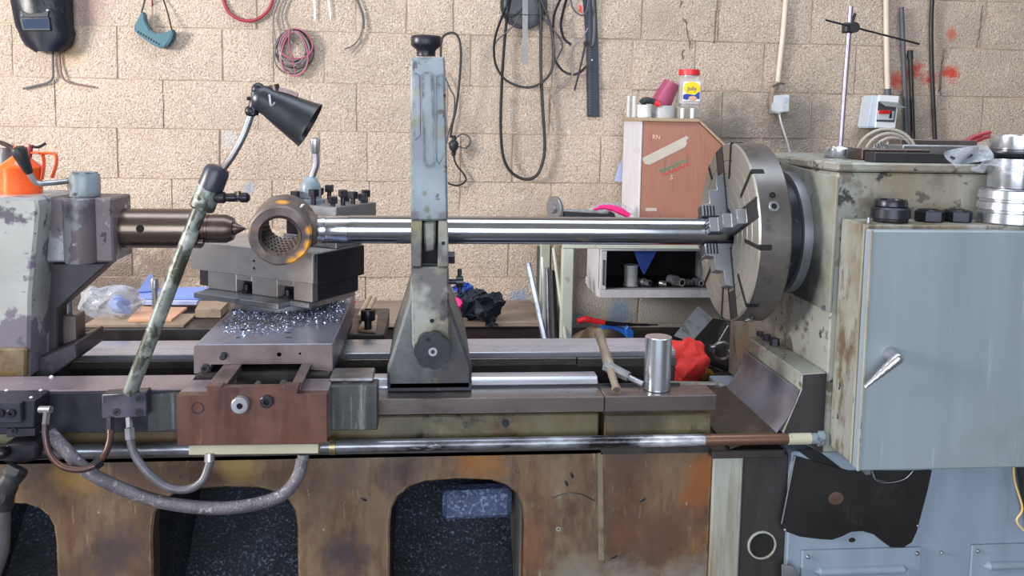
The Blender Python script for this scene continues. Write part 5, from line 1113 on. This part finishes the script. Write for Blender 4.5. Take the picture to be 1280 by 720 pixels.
obj('label_band', B().prism([(j0.x-.034, lf-.0022, j0.z+.030), (j0.x-.02, lf-.0022, j0.z+.026), (j0.x+.0, lf-.0022, j0.z+.034), (j0.x+.032, lf-.0022, j0.z+.03), (j0.x+.032, lf-.0022, j0.z+.06), (j0.x+.012, lf-.0022, j0.z+.046), (j0.x-.02, lf-.0022, j0.z+.05), (j0.x-.034, lf-.0022, j0.z+.046)], (0, .001, 0)), m_lblue, lab)
obj('label_picture', B().sph((j0.x+.004, lf-.003, j0.z+.033), .013, 14, (1.3, .06, .7)), m_card, lab)
c0 = bpy.data.materials
tq = text('Jolly', 0, 0, 1, .022, m_lblue, lab, 'label_lettering')
for v in tq.data.vertices: pass
pt = P(0, 0, 1); tq.location = V3((j0.x, lf-.0030, j0.z+.070))-pt
obj('sweets', B().box(j0.x-.036, j0.x+.036, 3.407, 3.473, j0.z+.004, j0.z+.03, .01).jit(.004, 60), m_glovew, o)
# odds and ends on the bench top between the steady rest and the tool box
o = thing('bench_vice', 'small grey bench vice with round disc on the workbench', 'vice', (P(715, 270, 3.2).x, 3.2, bzT+.018))
bzz = bzT+.0185
dc = P(692, 261, 3.15)
obj('disc', B().lathe([(.016, 0), (.017, .002), (.017, .012), (.015, .014)], (dc.x-.007, 3.15, dc.z), (1, .35, 0), 8), m_steel, o)
for v in o.children[0].data.vertices: v.co.z *= 1.0
obj('slide', B().px([(704, 264), (768, 266), (770, 273), (704, 272)], 3.15, .05, .004), m_dsteel, o)
obj('slide_bar', B().cyl(P(704, 263, 3.14), P(760, 266, 3.14), .006, n=10), m_steel, o)
obj('pedestal', B().box(P(720, 270, 3.15).x, P(755, 270, 3.15).x, 3.15, 3.2, bzz, P(720, 272, 3.15).z), m_dsteel, o)
obj('face_plate', B().lathe([(.045, 0), (.048, .003), (.048, .012), (.02, .016)], (P(692, 263, 3.15).x, 3.16, P(692, 262, 3.15).z), (1, .5, 0), 28), m_steel, o)
tag(obj('clear_bag', B().sph((0, 0, 0), .06, 14, (1.6, .6, .62)).xf(Matrix.Translation(P(762, 266, 3.32))).jit(.016, 22), m_polybag), 'crumpled clear plastic bag beside the tool box on the bench', 'bag')
tag(obj('pink_strap', B().tube([P(742, 263, 3.2), P(752, 259, 3.2), P(765, 260, 3.2), P(776, 264, 3.2), P(786, 270, 3.2)], [.006, .009, .012, .014, .012], 8), m_pink), 'bright pink strap lying on the crumpled bag by the tool box', 'strap')
tag(obj('paper_scrap', B().px([(774, 205), (778, 200), (778, 228), (768, 226)], YW-.006, .002), m_paper), 'pale blue scrap of paper stuck to the wall beside the tool box', 'paper')

# low wooden bench along the wall
ly0, ly1 = 3.25, 3.655
lz = P(600, 402.5, ly0).z
lb = thing('low_bench', 'low bench with brown wooden top and dark front along the wall', 'bench', (0, 3.45, 0))
lx0, lx1 = P(428, 400, ly0).x, bx0-.03
obj('bench_top', B().box(lx0, lx1, ly0, ly1, lz-.02, lz, .003), m_brownwood, lb)
obj('bench_front', B().box(lx0+.02, lx1-.01, ly0+.03, ly0+.05, .12, lz-.021), m_darkwood, lb)
for X_ in (lx0+.02, lx1-.06):
    for Y_ in (ly0+.055, ly1-.05): obj('leg', B().box(X_, X_+.045, Y_, Y_+.045, 0, lz-.021, .002), m_darkwood, lb)
rg_ = lambda c, r, sc, seed, m, lab, cat='cloth', amp=.032, fr=13: tag(obj('rag', B().sph((0, 0, 0), r, 56, sc).jit(amp, fr, seed).jit(amp*.5, fr*2.6, seed).jit(amp*.22, fr*6, seed).xf(Matrix.Translation(c)), m), lab, cat)
def onb(x, y, Y, dz): q = P(x, y, Y); return V3((q.x, Y, lz+dz))
rg_(onb(598, 404, 3.26, .052), .07, (1.25, .8, .82), 2, m_navy, 'crumpled navy black rag on the low bench beside the steady rest')
rg_(onb(582, 380, 3.40, .052), .055, (.9, .8, .95), 5, m_blue, 'blue rag piled behind the navy black rag')
tag(obj('pink_glove', B().sph((0, 0, 0), .03, 16, (.85, .5, 1.05)).jit(.012, 30, 3).xf(Matrix.Translation(P(570, 386, 3.2))), m_pink), 'bright pink glove wrapped in the rags by the steady rest', 'glove')
tag(obj('white_glove', B().sph((0, 0, 0), .03, 16, (.8, .5, 1.1)).jit(.012, 30, 8).xf(Matrix.Translation(P(566, 376, 3.25))), m_glovew), 'pale glove poking out above the pink glove', 'glove')
# bars leaning between bench and wall
def bar(a, Ya, c, Yc_, r, m, lab, name='leaning_bar', n=10):
    t_ = P(a[0], a[1], Ya); y_ = c[1]
    while P(a[0]+(c[0]-a[0])*(y_-a[1])/(c[1]-a[1]), y_, Yc_).z > .02: y_ += .5
    return tag(obj(name, B().cyl(t_, P(a[0]+(c[0]-a[0])*(y_-a[1])/(c[1]-a[1]), y_, Yc_), r, n=n), m), lab, 'bar')
bar((660, 330), 3.40, (681, 424), 2.86, .0115, m_zinc, 'bright flat ended bar leaning left against the wall', n=6)
bar((678, 322), 3.44, (681, 424), 2.92, .006, m_white, 'thin white rod standing among the leaning bars')
bar((690, 340), 3.36, (693, 424), 2.82, .016, m_rubber, 'thick black bar standing among the leaning bars')
bar((684, 335), 3.42, (686, 424), 2.95, .008, m_steel, 'grey steel rod standing behind the thick black bar')
bar((692, 310), 3.1, (704, 400), 2.80, .007, m_greenframe, 'pale rod slanting towards the workbench leg')
tag(obj('board_offcut', B().box(P(690, 350, 3.6).x, bx0-.012, 3.63, 3.64, 0, P(690, 308, 3.63).z), m_rubber_g), 'dark board standing beside the workbench leg', 'board')

# floor clutter behind the bed at the chuck end: crate, duct, red cloth, clamp, cables
crz = P(760, 409, 3.58).z
cr = thing('parts_crate', 'dark low crate of tools under the open cupboard', 'crate', (P(800, 420, 3.4).x, 3.4, 0))
obj('crate_body', B().box(bx0+.06, P(935, 420, 3.2).x, 3.22, 3.58, 0, crz, .004), m_darkwood, cr)
def onc(x, y, Y, dz): q = P(x, y, Y); return V3((q.x, Y, crz+dz))
tag(obj('sack', B().sph((0, 0, 0), .062, 20, (1.5, .7, .5)).jit(.014, 16, 4).xf(Matrix.Translation(onc(744, 420, 3.32, .026))), m_cardg), 'dusty brown sack lying in the dark crate', 'sack')
p_ = thing('pliers', 'pliers with red handles lying on the brown sack', 'pliers', onc(745, 405, 3.3, .07))
obj('handle', B().tube([P(722, 402, 3.27), P(732, 399, 3.27), P(742, 401, 3.27), P(756, 403, 3.27)], [.011, .013, .011, .010], 10), m_red, p_)
obj('jaw', B().tube([P(753, 403, 3.27), P(775, 405, 3.28), P(800, 406, 3.3), P(822, 406, 3.32)], [.008, .007, .005, .003], 8), m_dsteel, p_)
tag(obj('blue_clip', B().px([(782, 412), (785, 407), (792, 414), (792, 424), (784, 424)], 3.26, .03, .002), m_bluep), 'bright blue plastic clip standing in the crate', 'clip')
tag(obj('blue_strap', B().tube([P(750, 411, 3.3), P(762, 408, 3.3), P(776, 412, 3.3), P(784, 418, 3.3)], .011, 8), m_bluep), 'blue strap curled over the brown sack', 'strap')
# galvanised duct leaning against the wall
dA, dB_ = P(885, 382, 3.1), P(852, 432, 2.76)
du = thing('metal_duct', 'open galvanised sheet metal duct tilted behind the chuck', 'duct', dB_)
e1 = [P(864, 428, 2.76), P(843, 420, 2.76), P(873, 383, 3.0), P(891, 398, 3.0)]
obj('front_sheet', B().prism(e1, (0, .006, 0)), m_zinc, du)
obj('side_sheet', B().prism([P(864, 428, 2.765), P(891, 398, 3.005), P(915, 402, 3.10), P(893, 442, 2.90)], (0, .004, 0)), m_hole, du)
rc_ = P(845, 462, 2.45)
tag(obj('red_rag', B().sph((0, 0, 0), .085, 56, (1.0, .75, .78)).jit(.014, 12, 9).jit(.009, 34, 2).jit(.0028, 80, 2).xf(Matrix.Translation(P(850, 462, 2.44)+V3((0, 0, .02)))), m_redcloth), 'bright red crumpled cloth behind the bed end', 'cloth')
tag(obj('clutter_tray', B().box(P(790, 480, 2.4).x, P(925, 480, 2.4).x, 2.37, 2.73, 0, P(860, 480, 2.4).z, .004), m_dark_paint), 'dark steel tray behind the bed end holding cables and the red cloth', 'tray')
hc = thing('hose_clamp', 'round silver pipe clamp with two screw lugs among dark cables', 'clamp', P(903, 448, 2.5))
obj('clamp_ring', B().ring(.030, .0235, P(903, 440, 2.5), (.15, 1, .1), .016, 32, .001), m_turned, hc)
obj('lug', B().px([(889, 433), (894, 433), (894, 442), (889, 441)], 2.495, .02, .002), m_turned, hc)
obj('lug', B().px([(911, 438), (916, 438), (917, 447), (911, 446)], 2.495, .02, .002), m_turned, hc)
o = tag(obj('silver_clamp', B().px([(852, 440), (858, 436), (860, 441), (866, 443), (865, 446), (858, 448), (853, 446)], 2.5, .02, .002), m_turned), 'small silver clip lying on the black cables by the red cloth', 'clip')
for k, (pts, r_, lb_) in enumerate((([(838, 436), (850, 430), (864, 436), (872, 450), (868, 462)], .012, 'thick black cable curling behind the solid steel cylinder'),
    ([(870, 446), (884, 450), (896, 456), (920, 462), (934, 458)], .010, 'black cable running under the round silver clamp'),
    ([(872, 470), (884, 462), (900, 470), (916, 474)], .013, 'lowest black cable coiled by the yellow cap'))):
    tag(obj('black_cable', B().tube([P(x, y, 2.52) for x, y in pts], r_, 10), m_rubber), lb_, 'cable')
tag(obj('motor_cover', B().cyl(P(905, 425, 2.62), P(935, 428, 2.62), .06, n=28, ch=.006), m_rubber), 'dark round motor body among cables behind the chuck', 'motor')
tag(obj('wire_stay', B().cyl(P(895, 432, 2.56), P(910, 407, 2.6), .0022, n=6), m_steel), 'thin bright wire slanting up behind the round clamp', 'wire')
tag(obj('yellow_cap', B().lathe([(.02, 0), (.02, .014), (.012, .018), (.012, .012), (.001, .012)], P(883, 469, 2.45), (0, -1, 0), 20, caps=False), mat('ochre_plastic', L(150, 108, 36), .5)), 'ochre yellow round cap beside the red cloth', 'cap')
# far end of the tray: sheet edge lying across
tag(obj('cover_strip', B().prism([P(836, 478, 2.0), P(903, 479, 2.0), P(903, 481.5, 2.0), P(836, 481, 2.0)], (0, .012, 0)), m_bed_pale), 'thin pale steel strip bridging the bed end and chip guard', 'strip')
# ================================================================== LOOSE THINGS ON THE LATHE
# orange oil can on the tailstock
ocy = 1.975; oc = V3((P(27, 245, ocy).x, ocy, ztt))
can = thing('oil_can', 'orange enamelled oil can with dark spout on the tailstock', 'oil can', oc)
r_ = plen(23, ocy)
can_b = obj('can_body', B().lathe([(r_*.90, .0005), (r_*.98, .003), (r_, .006), (r_, .058), (r_*1.02, .060), (r_*.98, .064), (r_*.5, .081), (r_*.34, .086), (r_*.30, .104), (r_*.2, .107)], oc, (0, 0, 1), 40), m_orange, can)
obj('spout', B().tube([oc+V3((-.004, 0, .10)), P(20, 189, ocy), P(10, 182, ocy), P(-6, 176, ocy)], [.0075, .006, .005, .0045], 10), m_livec, can)
obj('spout_collar', B().cyl(oc+V3((-.002, 0, .096)), P(18, 186, ocy), .0085, n=12), m_orange, can)
obj('pump_post', B().cyl(oc+V3((.018, 0, .082)), P(38, 181, ocy), .006, n=10), m_redcable, can)
obj('thumb_lever', B().tube([P(33, 187, ocy), P(38, 183, ocy), P(48, 184, ocy), P(57, 179, ocy)], .003, 6), m_dsteel, can)
obj('handle_strap', B().tube([P(40, 191, ocy), P(48, 191, ocy), P(53, 193, ocy), P(55, 205, ocy), P(52.5, 224, ocy)], [(.008, .0028)], 8, flat=(0, 1, 0)), m_orange, can)
obj('handle', B().tube([P(50, 191.5, ocy), P(64, 191.5, ocy), P(70, 194, ocy), P(70, 206, ocy), P(65, 222, ocy)], [(.008, .0032)], 8, flat=(0, 1, 0)), m_orange, can)
q = V3((P(9, 240, 2.03).x, 2.03, ztt)); tag(obj('dark_bottle', B().lathe([(.013, .0005), (.014, .003), (.014, .085), (.011, .092), (.011, .1)], q, (0, 0, 1), 18), m_rubber_g), 'dark grey cylinder standing behind the oil can', 'bottle')
# solid steel cylinder on the way
cyq = PZ(821, 486.5, ZB); rcy = plen(17.3, cyq.y)
cyq.z = ZB+.0005
zcy = P(821, 420.5, cyq.y).z
tag(obj('steel_cylinder', B().lathe([(rcy-.001, 0), (rcy, .001), (rcy, zcy-cyq.z-.001), (rcy-.001, zcy-cyq.z)], cyq, (0, 0, 1), 64), mat('bright_turned_cylinder', L(196, 202, 214), .22, .9, .01, 10, rvar=.01)), 'solid bright turned steel cylinder standing on the bed way', 'steel cylinder')
# chuck key leaning across the ways
ckk = thing('chuck_key', 'worn bar handled key leaning across the ways beside the steel cylinder', 'key', PZ(771, 489, ZB))
e0 = PZ(771, 488, ZB+.008); e1_ = PZ(748, 414, ZB+.085); em = e0.lerp(e1_, .36)
obj('handle', B().lathe([(.011, 0), (.0125, .004), (.0115, .05), (.0095, .085), (.0105, .10), (.0118, (e1_-em).length-.004), (.009, (e1_-em).length)], em, e1_-em, 16), m_stick, ckk)
obj('tip', B().cyl(e0, em, .0075, .009, n=12).cyl(e0, e0.lerp(em, .12), .010, n=12), m_stick, ckk)
f0, f1 = em, PZ(805, 481, ZB+.012)
dd = (f1-f0).normalized()
obj('socket', B().cyl(f0-dd*.012, f0+dd*.048, .0125, .0115, n=8), m_steel, ckk)
obj('shank', B().cyl(f0+dd*.048, f0+dd*.048+(f1-f0-dd*.048)*.93, .0065, n=14), m_steel, ckk)
# indicator stand on the headstock lid
sq = PZ(1048, 197.5, zl); sq.z = zl+.0005
std = thing('indicator_stand', 'chrome rod stand with thin cross rod on a round steel base', 'indicator stand', sq)
rb_ = plen(18, sq.y)
obj('base', B().lathe([(rb_*.96, 0), (rb_, .002), (rb_, .022), (rb_*.9, .025), (rb_*.9, .027), (rb_*.4, .028)], sq, (0, 0, 1), 36), m_turned, std)
tpx = P(1064, 9, sq.y+.06)
ro0 = V3((P(1050.5, 182, sq.y).x, sq.y, sq.z+.026))
tpx = P(1063.5, 8, sq.y)
obj('rod', B().cyl(ro0, tpx, plen(3.1, sq.y), n=16), m_purplerod, std)
tk = (P(1062, 35, sq.y))
obj('clamp', B().box(-.016, .008, -.014, .010, -.012, .012, .003, Matrix.Translation(tk)).cyl(tk+V3((.004, -.018, 0)), tk+V3((.004, .008, 0)), .0125, n=20).cyl(tk+V3((.004, 0, .008)), tk+V3((.012, 0, .034)), .0035, n=8), m_rubber, std)
obj('cross_rod', B().cyl(P(1032, 25, sq.y-.015), P(1149, 55, sq.y-.015), .0024, n=8), m_dsteel, std)
q = PZ(1078, 199, zl); tag(obj('steel_block', B().box(q.x-.024, q.x+.016, q.y-.02, q.y+.03, zl+.0005, zl+.022, .003).box(q.x-.024, q.x+.03, q.y-.022, q.y-.006, zl+.0005, zl+.009, .002), m_steel), 'small stepped steel block beside the stand base', 'block')
# long bars and plates lying on the lid
x0_, x1_ = P(1092, 200, 1.79).x, P(1236, 203, 1.79).x
tag(obj('flat_bar', B().box(x0_, x1_, 1.785, 1.83, zl+.0005, zl+.021, .001), m_rubber), 'long flat black bar lying along the headstock lid edge', 'bar')
tag(obj('steel_plate', B().box(x0_+.03, x0_+.19, 1.90, 1.97, zl+.0005, zl+.026, .002, Matrix.Translation((0, 0, 0))), m_livec), 'brown steel plate lying behind the flat black bar', 'plate')
tag(obj('steel_plate', B().box(x0_+.17, x0_+.36, 1.98, 2.06, zl+.0005, zl+.034, .002), m_steel), 'grey steel plate lying behind the brown plate', 'plate')
tag(obj('steel_plate', B().box(x0_+.22, x0_+.42, 2.08, 2.14, zl+.0005, zl+.046, .002), m_brownedge), 'thick purplish steel plate at the back of the headstock lid', 'plate')
# clear hose coil
cl = thing('clear_hose_coil', 'clear plastic hose coiled in arches on the headstock lid', 'hose coil', V3((P(1110, 190, 2.05).x, 2.05, zl)))
m_clearhose = clear('clear_hose', L(206, 200, 188), .5, .25)
for k in range(4):
    w_ = 38-8*k; cx_ = 1108+3*k; Yk = 2.02+.05*k; bz_ = 189
    obj('coil_turn', B().tube([V3((P(cx_-w_*math.cos(a), 189, Yk).x, Yk, zl+.005+(.066-.011*k)*math.sin(a))) for a in [i*math.pi/10 for i in range(11)]], 0.0032, 8), m_clearhose, cl)
for k in range(5): tag(obj('spring_wire', B().tube([V3((P(1092+k*6, 189, 1.99).x, 1.99+.01*k, zl+.004)), V3((P(1094+k*6, 178, 1.99).x, 1.99+.01*k, zl+.04-.003*abs(k-2))), V3((P(1100+k*6, 189, 1.99).x, 1.99+.01*k, zl+.004))], .0018, 6), m_steel), 'thin bent wire standing inside the clear hose coil', 'wire', 'bent wires in the hose coil')
pr = thing('snips', 'red handled snips lying on the headstock lid', 'snips', V3((P(1220, 175, 2.1).x, 2.1, zl)))
for s_ in (0, 1): obj('handle', B().tube([P(1206, 181-s_*2, 2.1), P(1218, 176-s_*5, 2.1), P(1238, 170-s_*5, 2.1)], [.007, .006, .0045], 8), m_redcable, pr)
obj('pivot_block', B().box(P(1200, 180, 2.1).x, P(1208, 180, 2.1).x, 2.09, 2.12, zl+.0005, P(1206, 178, 2.1).z+.004, .002), m_dsteel, pr)
# stacked turned rings on the cabinet
kx, ky = P(1262, 278, 1.705).x, 1.705
stk = thing('turned_bush', 'wide grooved bright steel bush on top of the cabinet', 'steel bush', (kx, ky, zct))
rk = plen(41, ky)
def zc(y): return P(1250, y, ky-.06).z
g1 = rk
pro = [(g1*.97, .0006), (g1, .003), (g1, .022), (g1*.94, .024), (g1*.94, .028), (g1, .030), (g1*.985, .044), (g1*.93, .046), (g1*.93, .050), (g1*.985, .052), (g1*.96, .068), (g1*.90, .070), (g1*.88, .072), (g1*.5, .0725)]
obj('bush_body', B().lathe(pro, (kx, ky, zct), (0, 0, 1), 64), m_turned, stk)
kz = zct+.073
stk2 = thing('turned_sleeve', 'tall plain bright sleeve standing on the grooved bush', 'steel sleeve', (kx, ky, kz))
rs2 = rk*.74
obj('sleeve_body', B().lathe([(rs2*.99, .0002), (rs2, .002), (rs2, .060), (rs2*.7, .061)], (kx, ky, kz), (0, 0, 1), 56), m_turned, stk2)
kz2 = kz+.062
stk3 = thing('turned_ring', 'flanged bright ring topping the stack on the cabinet', 'steel ring', (kx, ky, kz2))
obj('flange', B().lathe([(rs2*1.0, .0002), (rk*1.02, .010), (rk*1.02, .014), (rs2*.98, .016)], (kx, ky, kz2), (0, 0, 1), 56), m_dsteel, stk3)
obj('ring_body', B().lathe([(rs2*.97, .0165), (rs2*.98, .018), (rs2*.98, .044), (rs2*.95, .046), (rs2*.84, .046), (rs2*.82, .03), (.001, .03)], (kx, ky, kz2), (0, 0, 1), 56, caps=False), m_turned, stk3)
# plastic bag draped round the stack
bgp = bmesh.new(); rows = []
rb2 = random.Random(2)
for k in range(9):
    row = []
    for j in range(17):
        a_ = math.pi*(.78+j/16*.95); v = k/8
        rr = rs2*1.08+.010*v+.012*math.sin(j*1.3+k)*v
        z_ = kz2-.002-.022*v-.010*math.sin(j*.9)*v
        row.append(bgp.verts.new((kx+rr*math.cos(a_)*1.15, ky+rr*math.sin(a_)*1.05-.002, z_)))
    rows.append(row)
for a, c in zip(rows, rows[1:]):
    for j in range(16): bgp.faces.new((a[j], a[j+1], c[j+1], c[j]))
pb = thing('plastic_bag', 'clear plastic bag draped around the bright steel sleeve', 'bag', (kx, ky, kz))
obj('bag_wrap', bgp, m_polybag, pb, angle=3)
fl_ = bmesh.new(); rows = []
for k in range(7):
    row = []
    for j in range(9):
        u, v = j/8, k/6
        top = P(1180, 190, 1.70).lerp(P(1236, 177, 1.69), u); bot = P(1192, 210, 1.69).lerp(P(1240, 198, 1.675), u)
        p = top.lerp(bot, v); p.y += .008*math.sin(u*7+v*5); row.append(fl_.verts.new(p))
    rows.append(row)
for a, c in zip(rows, rows[1:]):
    for j in range(8): fl_.faces.new((a[j], a[j+1], c[j+1], c[j]))
obj('bag_flap', fl_, m_polybag, pb, angle=3)
obj('bag_print', B().tube([P(1188, 196, 1.694), P(1197, 200, 1.69), P(1207, 197, 1.688), P(1215, 193, 1.688)], [(.0006, .003)], 6, flat=(0, 1, 0)), m_dsteel, pb)
# bearing and hex nuts on the cabinet
q = PZ(1113, 272, zct); yq = 1.71; q = V3((P(1113, 270, yq).x, yq, zct))
br = thing('roller_bearing', 'dark blue grey roller bearing on the cabinet top', 'bearing', q)
rbg = plen(24.5, yq)
obj('outer_ring', B().lathe([(rbg*.86, .0005), (rbg*.9, .003), (rbg*.9, .007), (rbg, .009), (rbg, .027), (rbg*.90, .031)], q, (0, 0, 1), 40), m_dsteel, br)
obj('inner_ring', B().lathe([(rbg*.78, .0315), (rbg*.82, .033), (rbg*.82, .043), (rbg*.78, .046), (rbg*.6, .046), (rbg*.58, .034), (.001, .034)], q, (0, 0, 1), 40, caps=False), m_dsteel, br)
for k, (x_, lab) in enumerate(((1162, 'black hexagonal nut beside the roller bearing'), (1196, 'black hexagonal nut with bright worn flats by the grooved bush'))):
    q = V3((P(x_, 272, 1.72).x, 1.72, zct)); tag(obj('large_nut', B().cyl(q+V3((0, 0, .0005)), q+V3((0, 0, .023)), plen(19, 1.72), n=6, ch=.002).ring(plen(15, 1.72), plen(10, 1.72), q+V3((0, 0, .0232)), (0, 0, 1), .002, 24), m_dsteel), lab, 'nut')
q = PZ(1085, 277, zct); tag(obj('small_pin', B().cyl((P(1086, 270, 1.68).x, 1.68, zct+.0005), (P(1086, 270, 1.68).x, 1.68, zct+.012), .003, n=10), m_steel), 'tiny steel pin at the cabinet corner by the roller bearing', 'pin')

# ================================================================== on the carriage tray, far side
def onA(x, y, dz=0): q = PZ(x, y, az); return V3((q.x, q.y, az+dz))
tag(obj('cardboard_sheet', B().prism([onA(102, 411, .001)+V3((0, .012, 0)), onA(228, 411, .001)+V3((0, .012, 0)), onA(246, 395, .001), onA(128, 396, .001)], (0, 0, .006)), m_cardg), 'oily cardboard sheet along the front of the tray', 'cardboard')
tag(obj('cardboard_piece', B().prism([onA(160, 406, .008), onA(214, 406, .008), onA(234, 390, .008), onA(176, 389, .008)], (0, 0, .006)), m_card), 'clean orange brown cardboard piece on the tray', 'cardboard')
bgm = B().sph((0, 0, 0), .085, 40, (1.05, .55, .52)).jit(.03, 9, 3).jit(.013, 26, 4).jit(.004, 70, 4)
tag(obj('plastic_bag', bgm.xf(Matrix.Translation(onA(146, 398, .045))), m_polybag), 'crumpled clear plastic bag with blue print on the tray', 'bag')
tag(obj('wrapper', B().sph((0, 0, 0), .04, 20, (.7, .4, .7)).jit(.012, 30, 2).xf(Matrix.Translation(onA(150, 399, .036))), m_bluefold), 'bright blue wrapper inside the clear bag on the tray', 'wrapper')
def sheet(name, pts, dz, th, m, lab, cat='paper'): return tag(obj(name, B().prism([onA(x, y, dz) for x, y in pts], (0, 0, th)), m), lab, cat)
sheet('folder', [(172, 386), (250, 386), (266, 371), (180, 373)], .028, .004, m_bluefold, 'blue folder lying open on the tray behind the lamp pole', 'folder')
sheet('paper_stack', [(178, 388), (246, 388), (262, 376), (190, 376)], .016, .010, m_paper, 'stack of white papers under the blue folder', 'paper')
tag(obj('card_wedge', B().prism([onA(172, 380, .034), onA(196, 378, .034), onA(200, 370, .034), onA(188, 366, .06)], (0, 0, .003)), m_bluefold), 'pointed flap of pale blue card rising behind the steel stud', 'card')
sheet('wood_block', [(244, 398), (276, 398), (286, 387), (250, 386)], .002, .022, m_cardg, 'small dirty wooden block at the edge of the cross slide', 'block')
sheet('paper_note', [(256, 384), (278, 385), (288, 376), (270, 374)], .03, .003, m_paper, 'small white note paper beside the blue folder', 'paper')
q = onA(194, 392, .0145); tag(obj('steel_stud', B().lathe([(.008, 0), (.008, .055), (.0115, .057), (.0115, .082), (.010, .086)], q, (0, 0, 1), 18), m_steel), 'upright steel stud with thicker head behind the lamp pole', 'stud')
# tools at the other end of the carriage
az2 = P(440, 418, 2.28).z
def onC2(x, y, dz=0): q = PZ(x, y, az2); return V3((q.x, q.y, az2+dz))
q = onC2(460, 414); o = thing('socket_bolt', 'large black socket head bolt standing beside the carriage', 'bolt', q)
obj('shank', B().cyl(q+V3((0, 0, .0005)), q+V3((0, 0, .03)), .010, n=14), m_dsteel, o); obj('head', B().lathe([(.018, .03), (.019, .032), (.019, .056), (.018, .058), (.011, .058), (.011, .048), (.001, .048)], q, (0, 0, 1), 24, caps=False), m_dsteel, o)
tag(obj('wood_plate', B().prism([onC2(447, 415, .001), onC2(470, 417, .001), onC2(472, 396, .001), onC2(458, 396, .001)], (0, 0, .005)), m_cardg), 'oily brown board on the far end of the carriage', 'board')
for (a, c, lb_) in (((449, 402), (462, 379), 'flat wooden stick lying beside the black socket bolt'), ((456, 402), (468, 381), 'round wooden stick lying beside the flat stick')):
    tag(obj('wooden_stick', B().cyl(onC2(*a, .012), onC2(*c, .018), .0075, n=8), m_palewood), lb_, 'stick')
tag(obj('bottle_top', B().sph(onC2(440, 384, .016), .012, 12, (1, 1, .6)), m_redcloth), 'small pale red bottle top near the wooden sticks', 'bottle top')
